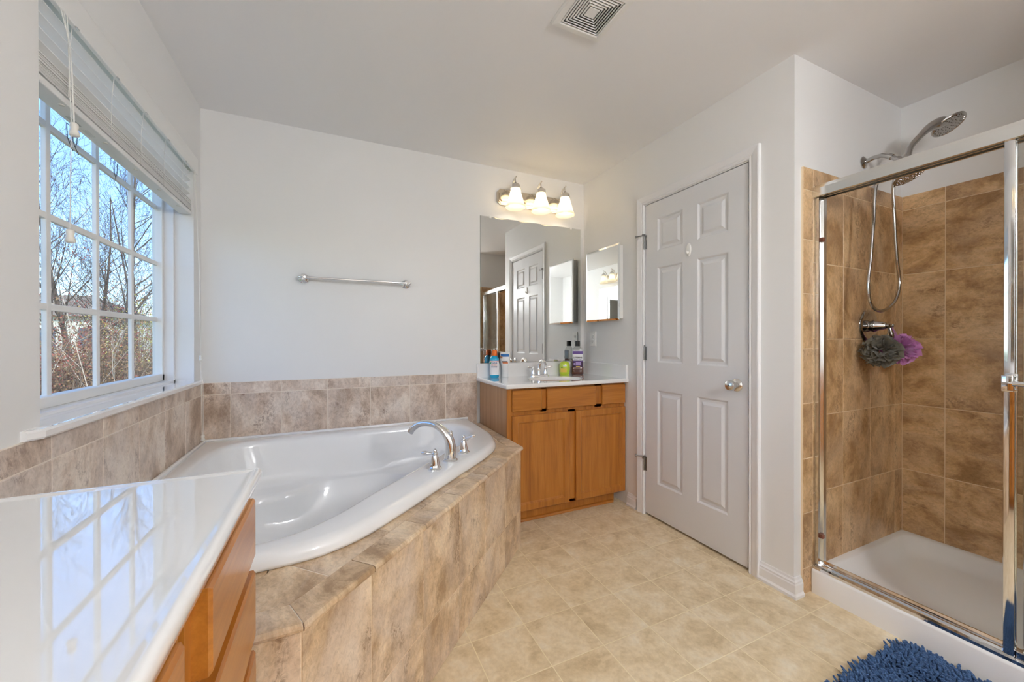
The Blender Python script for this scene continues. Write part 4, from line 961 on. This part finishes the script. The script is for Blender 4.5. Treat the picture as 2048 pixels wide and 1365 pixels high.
# brown rinse with purple label and black cap
x, y, a = 1.775, 2.598, math.radians(-30); U, N = fr_(a)
t = thing('mouthwash_bottle', 'tall brown mouthwash bottle with purple label and black cap in the counter corner', 'bottle', (x, y, CT))
pb = [(0.045, 0.024, 0), (0.048, 0.027, 0.004), (0.048, 0.027, 0.050), (0.046, 0.025, 0.056), (0.0445, 0.024, 0.060), (0.0445, 0.024, 0.116)]
sect(B(), x, y, z0, pb, a, 40, 4.0).build('filled_bottle', BROWNL, t, smooth=True, autos=50)
pb = [(0.0445, 0.024, 0.1165), (0.0445, 0.024, 0.192), (0.040, 0.022, 0.202), (0.026, 0.018, 0.212), (0.017, 0.017, 0.217), (0.0155, 0.0155, 0.224)]
sect(B(), x, y, z0, pb, a, 40, 3.4).build('clear_shoulder', CLEARP, t, smooth=True, autos=50)
B().lathe([(0.019, 0.222), (0.0195, 0.224), (0.019, 0.262), (0.017, 0.264), (0, 0.264)], (x, y, z0), Z, 32).build('cap', BLACKP, t, smooth=True, autos=40)
pt = lambda u0, u1, za, zb, out=0.0008: patch(B(), x, y, z0, 0.0445, 0.024, a, u0, u1, za, zb, out=out, p=4.0, n=14)
lb = pt(-0.84, 0.84, 0.100, 0.186).build('label', LABW, t)
lb2 = pt(-0.84, 0.84, 0.056, 0.108, 0.0010).build('label', DPURP, t)
pt(-0.84, 0.84, 0.161, 0.184, 0.0014).build('purple_arch', PURP, lb); pt(-0.84, 0.84, 0.099, 0.104, 0.0014).build('purple_stripe', PURP, lb)
pt(-0.35, 0.55, 0.070, 0.098, 0.0014).build('lilac_swirl', LILAC, lb2); pt(-0.30, 0.40, 0.058, 0.063, 0.0018).build('gold_strip', YEL, lb2)
b = B(); o = V(x, y, z0)+N*0.0262+U*(-0.026)+V(0, 0, 0.082); b.lathe([(0, 0), (0.008, 0), (0.008, 0.0006), (0, 0.0008)], o, N, 20); b.build('round_seal', LILAC, lb2)
fo = lambda z, d=0.0256: V(x, y, z0+z)+N*d
textmesh('brand_text', 'LISTERINE', 0.0150, fo(0.131), U, Z, N, BLACKP, lb, 0.0005, width=0.068)
textmesh('line_text', 'TOTAL CARE', 0.0085, fo(0.115), U, Z, N, PURP, lb, 0.0003, width=0.058)

# ================================================================== SHOWER
sp_ = thing('shower_pan', 'white shower base with raised curb in the tiled shower alcove', 'shower base', (2.42, 0.47, 0))
px0, px1, py0, py1 = 1.992, XF-0.010, YSE+0.010, YS-0.010
def rr(x0, x1, y0, y1, r, z, n=6):
    out = []
    for cx_, cy_, a0 in ((x1-r, y1-r, 0), (x0+r, y1-r, 90), (x0+r, y0+r, 180), (x1-r, y0+r, 270)):
        for k in range(n+1): t = math.radians(a0+90*k/n); out.append(V(cx_+r*math.cos(t), cy_+r*math.sin(t), z))
    return out
b = B()
b.rings([rr(px0, px1, py0, py1, 0.006, 0.0), rr(px0, px1, py0, py1, 0.006, 0.098), rr(px0+0.003, px1, py0, py1, 0.008, 0.106), rr(px0+0.010, px1, py0, py1, 0.010, 0.110),
         rr(px0+0.080, px1-0.02, py0+0.02, py1-0.02, 0.03, 0.108), rr(px0+0.092, px1-0.030, py0+0.03, py1-0.03, 0.05, 0.102), rr(px0+0.115, px1-0.055, py0+0.055, py1-0.055, 0.07, 0.060), rr(px0+0.155, px1-0.115, py0+0.10, py1-0.10, 0.09, 0.042), rr(px0+0.38, px1-0.36, py0+0.5, py1-0.5, 0.05, 0.034)], True, True)
b.build('basin', PAN, sp_, smooth=True, autos=40)
b = B(); b.lathe([(0, 0), (0.05, 0), (0.05, 0.003), (0, 0.004)], (2.43, 0.47, 0.034), Z, 28); b.build('drain', BRCHR, sp_)

se = thing('shower_enclosure', 'framed chrome and glass sliding shower enclosure standing on the white shower base', 'shower enclosure', (2.035, 0.47, 0.11))
b = B(); hy0, hy1 = YSE+0.011, YS-0.011
hp = [(2.000, 1.812), (2.000, 1.848), (2.003, 1.856), (2.012, 1.858), (2.014, 1.866), (2.055, 1.866), (2.058, 1.858), (2.070, 1.856), (2.070, 1.810), (2.060, 1.810), (2.060, 1.835), (2.040, 1.835), (2.040, 1.812), (2.034, 1.812), (2.034, 1.835), (2.010, 1.835), (2.010, 1.810)]
b.rings([[V(p[0], y, p[1]) for p in hp] for y in (hy0, hy1)]); b.build('header', ALUM, se)
tp_ = [(2.000, 0.108), (2.000, 0.120), (2.010, 0.124), (2.014, 0.119), (2.028, 0.119), (2.032, 0.126), (2.040, 0.126), (2.044, 0.119), (2.060, 0.119), (2.064, 0.132), (2.070, 0.132), (2.070, 0.108)]
b = B(); b.rings([[V(p[0], y, p[1]) for p in tp_] for y in (hy0, hy1)]); b.build('bottom_track', CHROME, se)
for y0, y1 in ((hy1-0.024, hy1), (hy0, hy0+0.024)):
    b = B(); b.box(2.018, 2.068, y0+0.008 if y1 == hy1 else y0, y1 if y1 == hy1 else y1-0.008, 0.119, 1.810); b.box(2.044, 2.068, y0, y1, 0.119, 1.810, 0.002)
    j = b.build('wall_jamb', ALUM, se)
    if y1 == hy1:
        for z in (1.618, 0.255):
            B().box(2.030, 2.046, y0-0.004, y0+0.010, z-0.009, z+0.009, 0.002).build('rubber_bumper', RUST, j)
def sliding(name, x, ya, yb, zb, zt):
    b = B(); w = 0.028
    for y0, y1 in ((ya, ya+w), (yb-w, yb)):
        b.rings([[V(x+dx, yy, z) for dx, yy in ((-0.010, y0+0.003), (-0.012, (y0+y1)/2), (-0.010, y1-0.003), (-0.004, y1), (0.006, y1), (0.010, y1-0.004), (0.010, y0+0.004), (0.006, y0), (-0.004, y0))] for z in (zb, zt)])
    st = b.build(name, CHROME, se, smooth=True, autos=35)
    b = B(); b.box(x-0.009, x+0.009, ya+w, yb-w, zt-0.026, zt, 0.003); b.build('top_rail', CHROME, st); b = B(); b.box(x-0.009, x+0.009, ya+w, yb-w, zb, zb+0.026, 0.003); b.build('bottom_rail', CHROME, st)
    B().box(x-0.003, x+0.003, ya+w-0.002, yb-w+0.002, zb+0.024, zt-0.024).build('glass', SHGLASS, st)
    return st
d1 = sliding('door_panel', 2.022, -0.072, 0.486, 0.121, 1.832)
d2 = sliding('door_panel', 2.050, -0.065, 0.450, 0.121, 1.832)
# towel-bar style handle on the outer panel
b = B(); zh = 1.018
for y in (0.466, -0.052):
    b.box(1.972, 2.012, y-0.012, y+0.012, zh+0.016, zh+0.026, 0.003); b.box(1.972, 2.012, y-0.012, y+0.012, zh-0.026, zh-0.016, 0.003); b.box(1.968, 1.980, y-0.013, y+0.013, zh-0.027, zh+0.027, 0.003); b.box(2.006, 2.013, y-0.013, y+0.013, zh-0.03, zh+0.03, 0.002)
b.tube([(1.970, 0.455, zh), (1.970, -0.06, zh)], 0.0085, 14)
b.build('towel_rail', CHROME, d1, smooth=True, autos=35)

# shower valve
SX = 2.486
sv = thing('shower_valve', 'round chrome shower valve with lever on the tiled shower wall', 'shower valve', (SX, YS-0.01, 1.228))
yw = YS-0.010
b = B(); b.lathe([(0, 0), (0.083, 0), (0.085, 0.004), (0.080, 0.010), (0.074, 0.012), (0.070, 0.0105), (0.040, 0.013), (0.0, 0.014)], (SX, yw, 1.228), nY, 40); b.build('escutcheon', DKCHR, sv, smooth=True, autos=40)
b = B(); b.lathe([(0.022, 0.010), (0.026, 0.013), (0.027, 0.020), (0.030, 0.024), (0.030, 0.032), (0.026, 0.036), (0.017, 0.072), (0.013, 0.076), (0.016, 0.080), (0.015, 0.088), (0.008, 0.092), (0.009, 0.099), (0.005, 0.104), (0, 0.105)], (SX, yw, 1.228), nY, 28)
hd = b.build('handle', DKCHR, sv, smooth=True, autos=40)
b = B(); o = V(SX, yw-0.083, 1.228); b.tube([o, o+V(0.002, -0.006, -0.02), o+V(0.004, -0.010, -0.04), o+V(0.006, -0.010, -0.06), o+V(0.007, -0.008, -0.070)], [0.007, 0.006, 0.009, 0.0085, 0.003], 12); b.build('lever', DKCHR, hd, smooth=True, autos=50)

# shower head assembly
SY = YS
sh = thing('shower_fixture', 'chrome combination shower head with raised hand shower and hose on the shower wall', 'shower head', (SX-0.02, YS, 2.06))
ax = SX-0.020
b = B(); b.lathe([(0, 0), (0.031, 0), (0.031, 0.004), (0.020, 0.011), (0.013, 0.014)], (ax, YS, 2.064), nY, 28); b.build('flange', DKCHR, sh, smooth=True, autos=40)
b = B(); b.tube([(ax, YS-0.005, 2.064), (ax, YS-0.040, 2.072), (ax, YS-0.075, 2.070), (ax, YS-0.105, 2.052), (ax, YS-0.135, 2.024)], 0.0105, 14)
b.tube([(ax, YS-0.100, 2.056), (ax, YS-0.112, 2.046)], 0.0135, 14); b.build('arm', DKCHR, sh, smooth=True, autos=40)
bk = V(ax, YS-0.165, 1.998)
b = B(); b.tube([bk, (2.43, 0.868, 1.955), (2.412, 0.863, 1.93)], 0.013, 12); b.tube([(ax, YS-0.128, 2.031), (ax, YS-0.145, 2.014), bk, bk+V(0, -0.020, -0.022)], [0.014, 0.019, 0.023, 0.018], 16)
b.lathe([(0.013, -0.03), (0.017, -0.02), (0.017, 0.02), (0.012, 0.03)], bk+V(-0.03, -0.005, 0.0), (0.25, -0.3, 0.9), 16); b.tube([bk, bk+V(-0.03, -0.005, 0)], 0.012, 12)
b.build('bracket', DKCHR, sh, smooth=True, autos=40)
def head(o, nrm, r, name, par):
    b = B(); b.lathe([(0.0, -0.030), (0.016, -0.028), (0.030, -0.020), (r*0.86, -0.008), (r, 0.0), (r*0.98, 0.006), (r*0.93, 0.008), (r*0.86, 0.006)], o, nrm, 32); h = b.build(name, DKCHR, par, smooth=True, autos=50)
    b = B(); b.lathe([(0, 0.007), (r*0.86, 0.007), (r*0.86, 0.0065), (0, 0.0065)], o, nrm, 32)
    n_ = Vector(nrm).normalized(); u = n_.orthogonal().normalized(); w = n_.cross(u)
    for rr_, c in ((0.2, 6), (0.42, 12), (0.64, 18), (0.80, 24)):
        for k in range(c):
            t_ = 2*math.pi*k/c; b.lathe([(0.0022, 0), (0.0016, 0.0025), (0, 0.0027)], Vector(o)+n_*0.007+(u*math.cos(t_)+w*math.sin(t_))*r*rr_, n_, 6)
    b.build('spray_face', DKCHR, h, smooth=False)
head(V(2.410, 0.860, 1.913), (0.05, -0.42, -0.9), 0.057, 'fixed_head', sh)
# hand shower rising from the bracket
hh = V(2.630, 0.800, 2.172)
w0 = bk+V(-0.036, 0.005, -0.035)
pts = [w0, bk+V(-0.026, -0.012, 0.015), V(2.476, 0.876, 2.070), V(2.515, 0.858, 2.118), V(2.556, 0.836, 2.160), hh+V(-0.012, 0.006, 0.016)]
P = []
for i in range(len(pts)-1):
    a = [pts[max(i-1, 0)], pts[i], pts[i+1], pts[min(i+2, len(pts)-1)]]
    for k in range(4):
        t_ = k/4; P.append(0.5*((2*a[1])+(-a[0]+a[2])*t_+(2*a[0]-5*a[1]+4*a[2]-a[3])*t_*t_+(-a[0]+3*a[1]-3*a[2]+a[3])*t_**3))
P.append(pts[-1])
b = B(); b.tube(P, [0.0105, 0.011, 0.0115, 0.012, 0.0125]+[0.013]*8+[0.014, 0.0155, 0.0175, 0.020, 0.023, 0.026, 0.026, 0.018], 16)
hs = b.build('hand_shower', DKCHR, sh, smooth=True, autos=60)
head(hh, (-0.05, -0.50, -0.86), 0.063, 'spray_head', hs)
# hose with ribbed sleeve
hp = [w0, (2.425, 0.918, 1.90), (2.442, 0.92, 1.709), (2.464, 0.92, 1.55), (2.489, 0.92, 1.43), (2.44, 0.92, 1.339), (2.329, 0.925, 1.293), (2.223, 0.92, 1.322), (2.201, 0.92, 1.413), (2.223, 0.92, 1.529), (2.244, 0.92, 1.685), (2.273, 0.92, 1.875), (2.36, 0.905, 1.97), bk+V(-0.02, 0.01, -0.02)]
hp = [Vector(p) for p in hp]; P = []
for i in range(len(hp)-1):
    a = [hp[max(i-1, 0)], hp[i], hp[i+1], hp[min(i+2, len(hp)-1)]]
    for k in range(40):
        t_ = k/40; P.append(0.5*((2*a[1])+(-a[0]+a[2])*t_+(2*a[0]-5*a[1]+4*a[2]-a[3])*t_*t_+(-a[0]+3*a[1]-3*a[2]+a[3])*t_**3))
b = B(); b.tube(P, [0.0072 if k % 2 else 0.0060 for k in range(len(P))], 10); b.build('hose', DKCHR, sh, smooth=True)

# bath poufs hanging on the valve lever
def pouf(name, o, R_, mat, label, string):
    t = thing(name, label, 'bath pouf', o, 'bath poufs on the shower valve')
    o = Vector(o); b = B(); rnd = random.Random(3 if R_ > 0.07 else 5)
    for k in range(64):
        z = 1-2*(k+0.5)/64; ph = k*2.39996+rnd.uniform(-0.3, 0.3); s = math.sqrt(1-z*z); d = V(s*math.cos(ph), s*math.sin(ph), z)
        u = d.orthogonal().normalized(); u = Matrix.Rotation(rnd.uniform(0, 6.28), 3, d) @ u; w = d.cross(u)
        L = R_*rnd.uniform(0.82, 1.02); W0 = R_*rnd.uniform(0.55, 0.85); f = rnd.uniform(1.6, 2.8); p0 = rnd.uniform(0, 6.28); nb, nl = 11, 4; vs = []
        cur = rnd.uniform(-0.25, 0.25)*R_
        for j in range(nl):
            tt = 0.45+0.55*j/(nl-1)
            for i in range(nb):
                q_ = -1+2*i/(nb-1); wv = math.sin(q_*f*2.2+p0)*R_*0.19*tt
                r_ = L*tt*(1-0.20*q_*q_); vs.append(o+d*r_+u*(q_*W0*tt)+w*(wv+cur*tt*tt))
        fs = [(j*nb+i, j*nb+i+1, (j+1)*nb+i+1, (j+1)*nb+i) for j in range(nl-1) for i in range(nb-1)]
        b.add(vs, fs)
    b.build('mesh_ruffles', mat, t, smooth=True)
    b = B()
    for p in string: b.tube(p, 0.0022, 6)
    b.build('hanging_cord', mat, t, smooth=True)
def netmat(name, col):
    mm, n, bb = nm(name); bb.inputs['Base Color'].default_value = (*col, 1); bb.inputs['Roughness'].default_value = 0.45
    bb.inputs['Sheen Weight'].default_value = 0.4; bb.inputs['Alpha'].default_value = 0.93; return mm
lv = V(SX, yw-0.080, 1.236)
pouf('bath_pouf', (2.412, 0.958, 1.103), 0.076, netmat('charcoal netting', (0.22, 0.21, 0.17)), 'dark grey mesh bath pouf hanging from the shower valve', [[lv, (2.47, 0.955, 1.19), (2.43, 0.958, 1.15)]])
pouf('bath_pouf', (2.572, 0.950, 1.110), 0.074, netmat('orchid netting', (0.66, 0.27, 0.60)), 'pink-purple mesh bath pouf hanging beside the dark grey one', [[lv, (2.51, 0.950, 1.20), (2.55, 0.953, 1.15)], [lv+V(0, -0.006, 0.0), (2.515, 0.944, 1.195), (2.56, 0.950, 1.15)]])

# ================================================================== RUG
rg = thing('bath_rug', 'navy blue shaggy bath rug on the floor in front of the shower', 'rug', (1.68, 0.2, 0))
RUGM = plain('navy backing', (0.012, 0.03, 0.085), 0.9)
rx0, rx1, ry0, ry1, rc = 1.36, 1.962, -0.22, 0.722, 0.085
b = B(); b.rings([rr(rx0, rx1, ry0, ry1, rc, 0.0), rr(rx0, rx1, ry0, ry1, rc, 0.010)]); b.build('backing', RUGM, rg)
def pile():
    rnd = np.random.default_rng(4); st = 0.0080; P = []; n = 5
    for i in range(int((rx1-rx0)/st)):
        for j in range(int((ry1-ry0)/st)):
            x = rx0+(i+0.5+rnd.uniform(-0.4, 0.4))*st; y = ry0+(j+0.5+rnd.uniform(-0.4, 0.4))*st
            cx_ = min(max(x, rx0+rc), rx1-rc); cy_ = min(max(y, ry0+rc), ry1-rc)
            if math.hypot(x-cx_, y-cy_) > rc: continue
            P.append((x, y))
    P = np.array(P); m = len(P); L = rnd.uniform(0.017, 0.024, m); 
    fl = np.stack([np.sin(P[:, 0]*23+1.3)+np.cos(P[:, 1]*17), np.cos(P[:, 0]*19)+np.sin(P[:, 1]*26+0.6)], 1)*0.30
    edge = np.stack([(P[:, 0]-(rx0+rx1)/2)/(rx1-rx0)*2, (P[:, 1]-(ry0+ry1)/2)/(ry1-ry0)*2], 1)**5*0.5
    ln = fl+edge+rnd.normal(0, 0.34, (m, 2)); lv_ = [(0.0, 0.0032, 0.0), (0.45, 0.0040, 0.25), (0.85, 0.0046, 0.85), (1.0, 0.0028, 1.0)]
    vs = np.zeros((m, len(lv_), n, 3)); an = np.arange(n)*2*np.pi/n
    for k, (t, r, c) in enumerate(lv_):
        h = np.sqrt(np.maximum(1-0.3*(ln**2).sum(1), 0.35))
        vs[:, k, :, 0] = (P[:, 0]+ln[:, 0]*L*c)[:, None]+r*np.cos(an); vs[:, k, :, 1] = (P[:, 1]+ln[:, 1]*L*c)[:, None]+r*np.sin(an); vs[:, k, :, 2] = (0.008+L*t*h)[:, None]
    fs = []
    K = len(lv_)
    for i in range(m):
        o = i*K*n
        for k in range(K-1):
            for j in range(n):
                jj = (j+1) % n; fs.append((o+k*n+j, o+k*n+jj, o+(k+1)*n+jj, o+(k+1)*n+j))
        fs.append(tuple(o+(K-1)*n+j for j in range(n)))
    vs = vs.reshape(-1, 3)-np.array([1.68, 0.2, 0])
    me = bpy.data.meshes.new('pile'); me.from_pydata(vs.tolist(), [], fs)
    for p in me.polygons: p.use_smooth = True
    mm, nt, bb = nm('navy chenille'); bb.inputs['Roughness'].default_value = 0.85; bb.inputs['Sheen Weight'].default_value = 0.5; bb.inputs['Sheen Tint'].default_value = (0.3, 0.5, 0.9, 1)
    g = nt.nodes.new('ShaderNodeNewGeometry'); tx = nt.nodes.new('ShaderNodeTexNoise'); tx.inputs['Scale'].default_value = 90; lk(nt, g.outputs['Position'], tx.inputs['Vector'])
    r = ramp(nt, [(0.3, (0.014, 0.045, 0.13)), (0.7, (0.06, 0.14, 0.30))]); lk(nt, tx.outputs[0], r.inputs[0]); lk(nt, r.outputs[0], bb.inputs['Base Color'])
    me.materials.append(mm); o = bpy.data.objects.new('pile', me); C.objects.link(o); o.parent = rg; o['kind'] = 'stuff'
pile()

# ================================================================== OUTSIDE
def bark(name, c0, c1):
    mm, n, bb = nm(name); g = n.nodes.new('ShaderNodeNewGeometry'); t = n.nodes.new('ShaderNodeTexNoise'); t.inputs['Scale'].default_value = 6; t.inputs['Detail'].default_value = 5
    lk(n, g.outputs['Position'], t.inputs['Vector']); r = ramp(n, [(0.35, c0), (0.65, c1)]); lk(n, t.outputs[0], r.inputs[0]); lk(n, r.outputs[0], bb.inputs['Base Color']); bb.inputs['Roughness'].default_value = 0.9; return mm
BARK = bark('grey brown bark', (0.055, 0.04, 0.03), (0.15, 0.115, 0.085)); TWIG = bark('tan twigs', (0.10, 0.065, 0.04), (0.27, 0.19, 0.12)); PALE = plain('pale sapling bark', (0.45, 0.38, 0.29), 0.8)
LEAFR = bark('rusty red leaves', (0.17, 0.045, 0.035), (0.30, 0.10, 0.07)); LEAFB = bark('brown leaves', (0.11, 0.06, 0.03), (0.30, 0.19, 0.09)); LEAFY = bark('yellow green leaves', (0.20, 0.20, 0.04), (0.42, 0.38, 0.10))
GRASS = bark('lawn', (0.13, 0.15, 0.05), (0.30, 0.28, 0.12))
GZ = -1.0
gb = B(); gb.box(-90, 60, -30, 140, GZ-0.3, GZ); g_ = gb.build('ground', GRASS); struct(g_)
def branch(b, rnd, p, d, L, r, lvl, tips, maxl, up=0.12, wob=0.16):
    n = 5 if lvl < 2 else 3; pts = [p.copy()]; rad = [r]; cur = p.copy(); dd_ = d.normalized()
    for i in range(n):
        dd_ = (dd_+V(rnd.gauss(0, wob), rnd.gauss(0, wob), rnd.gauss(0, wob)*0.6+up)).normalized(); cur = cur+dd_*(L/n); pts.append(cur.copy()); rad.append(r*(1-0.8*(i+1)/n))
    b.tube(pts, rad, 6 if lvl == 0 else (4 if lvl == 1 else 3), False)
    tips.append(pts[-1]); tips.append(pts[-2])
    if lvl >= maxl: return
    k = {0: 24, 1: 8, 2: 5}.get(lvl, 3)
    for j in range(k):
        t = (0.28 if lvl == 0 else 0.2)+(0.72 if lvl == 0 else 0.8)*(j+rnd.random())/k; i = min(int(t*n), n-1); q_ = pts[i].lerp(pts[i+1], t*n-i)
        ax_ = (pts[i+1]-pts[i]).normalized(); s_ = ax_.orthogonal().normalized(); s_ = Matrix.Rotation(rnd.uniform(0, 6.28), 3, ax_) @ s_
        ang = rnd.uniform(0.6, 1.0) if lvl == 0 else rnd.uniform(0.45, 1.0)
        nd = ax_*math.cos(ang)+s_*math.sin(ang)
        branch(b, rnd, q_, nd, L*(rnd.uniform(0.24, 0.42)*(1.25-0.7*t) if lvl == 0 else rnd.uniform(0.38, 0.6)), max(r*(1-0.8*t)*0.36, 0.0035), lvl+1, tips, maxl, up, wob*1.2)
def leaves(b, rnd, pts, n, s, sp):
    for _ in range(n):
        p = rnd.choice(pts)+V(rnd.gauss(0, sp), rnd.gauss(0, sp), rnd.gauss(0, sp)); u = V(rnd.gauss(0, 1), rnd.gauss(0, 1), rnd.gauss(0, 1)).normalized(); w = u.orthogonal().normalized(); z = s*rnd.uniform(0.6, 1.3)
        b.add([p, p+u*z*0.5+w*z*0.35, p+u*z, p+u*z*0.5-w*z*0.35], [(0, 1, 2, 3)])
def dirp(deg, D): return V(math.sin(math.radians(deg))*D, math.cos(math.radians(deg))*D, GZ)
TR = [  # bearing, distance, height, trunk radius, leaves
    (-23.4, 15.0, 8.3, 0.075, 'bare', 'dark bare tree behind the second window column, lower trunk among red leaves'),
    (-20.6, 13.0, 7.8, 0.085, 'bare', 'tall bare tree with the thickest trunk, seen through the third window column'),
    (-18.8, 16.0, 7.2, 0.050, 'bare', 'slim bare tree nearest the right edge of the window view'),
    (-24.9, 12.0, 6.0, 0.045, 'red', 'leaning bare tree with rusty leaves at the left of the window view'),
    (-22.3, 19.0, 8.0, 0.065, 'bare', 'bare tree just right of the dark trunk in the second window column'),
    (-21.6, 21.0, 6.5, 0.05, 'red', 'thin bare tree farther back between the two thickest trunks'),
    (-19.5, 22.0, 6.6, 0.05, 'bare', 'thin bare tree far back behind the right window columns'),
    (-27.0, 16.0, 7.5, 0.07, 'bare', 'bare tree at the far left of the window view beside the wall edge'),
    (-31.5, 18.0, 8.0, 0.08, 'bare', 'bare tree left of the window view hidden by the near wall')]
for i, (dg, D, hh_, r, lf, lab) in enumerate(TR):
    rnd = random.Random(100+i); p = dirp(dg, D); t = thing('bare_tree', lab, 'tree', p, 'trees outside the window')
    b = B(); tips = []; branch(b, rnd, p, V(rnd.uniform(-.03, .03), 0, 1), hh_*0.86, r, 0, tips, 3, 0.10, 0.045); b.build('trunk', BARK, t)
    low = [q_ for q_ in tips if q_.z < 3.2]
    b = B(); leaves(b, rnd, low or tips, 320 if lf == 'red' else 90, 0.042, 0.12); b.build('leaves', LEAFR if lf == 'red' else LEAFB, t)
# shrubs and saplings
SH = [(-25.0, 8.5, 1.9, LEAFB, 'brown leafy shrub low at the left of the window view'), (-23.5, 9.5, 2.0, LEAFR, 'rusty shrub below the second window column'), (-22.3, 8.5, 1.8, LEAFB, 'brown twiggy shrub low in the second window column'),
      (-21.2, 9.5, 2.1, LEAFB, 'brown shrub low in the third window column'), (-20.0, 9.0, 1.9, LEAFB, 'tan twiggy shrub low between the third and fourth window columns'), (-18.9, 9.5, 2.1, LEAFB, 'brown shrub at the lower right of the window view'),
      (-19.0, 13.0, 2.7, LEAFY, 'yellow-green shrub at the right of the window view'), (-19.6, 18.0, 4.3, LEAFR, 'tall dull red shrub behind the right window columns'), (-26.6, 9.0, 2.0, LEAFR, 'shrub at the far left of the window view'), (-24.2, 30.0, 2.0, LEAFR, 'red hedge-like shrub in front of the pale house'),
      (-21.8, 14.0, 2.6, LEAFR, 'red-brown shrub at middle distance in the third window column'), (-28.5, 10.0, 2.2, LEAFB, 'shrub left of the window view behind the near wall')]
for i, (dg, D, hh_, lm, lab) in enumerate(SH):
    rnd = random.Random(300+i); p = dirp(dg, D); t = thing('shrub', lab, 'shrub', p, 'shrubs outside the window'); b = B(); tips = []
    wide = 0.030*D*1.2
    for k in range(30):
        q_ = p+V(rnd.gauss(0, wide), rnd.gauss(0, wide), 0)
        branch(b, rnd, q_, V(rnd.gauss(0, .25), rnd.gauss(0, .25), 1), hh_*rnd.uniform(0.6, 1.0), 0.009+0.0005*D, 1, tips, 2, 0.10, 0.16)
    b.build('stems', TWIG, t)
    b = B(); leaves(b, rnd, tips, 2600 if lm is not LEAFB else 2200, 0.018+0.0015*D, 0.13); b.build('leaves', lm, t)
for i, (dg, D, hh_, lab) in enumerate(((-23.2, 6.5, 2.35, 'pale leaning sapling close outside in the second window column'), (-21.0, 7.5, 3.6, 'pale straight sapling close outside in the third window column'), (-19.2, 7.0, 2.2, 'pale thin sapling close outside in the fourth window column'))):
    rnd = random.Random(500+i); p = dirp(dg, D); t = thing('sapling', lab, 'sapling', p, 'saplings outside the window'); b = B(); tips = []
    branch(b, rnd, p, V(rnd.gauss(0, .1), 0, 1), hh_, 0.0085, 1, tips, 2, 0.08, 0.10); b.build('stem', PALE, t)
# fallow brush, nobody could count it
rnd = random.Random(9); b = B()
for k in range(900):
    dg = rnd.uniform(-34, -13); D = rnd.uniform(6.5, 17); p = dirp(dg, D); L = rnd.uniform(0.8, 2.0); d = V(rnd.gauss(0, .35), rnd.gauss(0, .35), 1).normalized()
    b.tube([p, p+d*L*0.5, p+d*L+V(rnd.gauss(0, .12), rnd.gauss(0, .12), 0)], [0.010, 0.007, 0.002], 3, False)
    for j in range(3):
        q_ = p+d*L*rnd.uniform(0.3, 0.9); b.tube([q_, q_+V(rnd.gauss(0, .22), rnd.gauss(0, .22), rnd.uniform(0.05, 0.35))], [0.006, 0.002], 3, False)
tag(b.build('undergrowth', TWIG), 'tangle of tan brush and thin stalks outside below the window', 'undergrowth', kind='stuff')
# neighbour's house
hc = dirp(-26.0, 46); hs_ = thing('neighbour_house', 'pale house with grey-brown roof far behind the bare trees', 'house', hc)
SID = plain('pale green siding', (0.60, 0.62, 0.52), 0.8); ROOF = bark('brown grey shingles', (0.20, 0.17, 0.13), (0.30, 0.26, 0.20)); HW = plain('house window', (0.08, 0.10, 0.13), 0.1)
hx, hy = hc.x, hc.y
B().box(hx-7, hx+4.2, hy, hy+8, GZ, 3.0).build('siding', SID, hs_)
B().rings([[V(hx-7.5, hy-0.5, 3.0), V(hx+4.7, hy-0.5, 3.0), V(hx+4.7, hy+8.5, 3.0), V(hx-7.5, hy+8.5, 3.0)], [V(hx-4.5, hy+3.6, 4.9), V(hx+1.5, hy+3.6, 4.9), V(hx+1.5, hy+4.4, 4.9), V(hx-4.5, hy+4.4, 4.9)]]).build('roof', ROOF, hs_)
for wx in (-5.5, -2.5, 0.5, 2.8):
    w_ = B().box(hx+wx-0.5, hx+wx+0.5, hy-0.05, hy+0.01, 0.6, 2.1).build('window', HW, hs_)
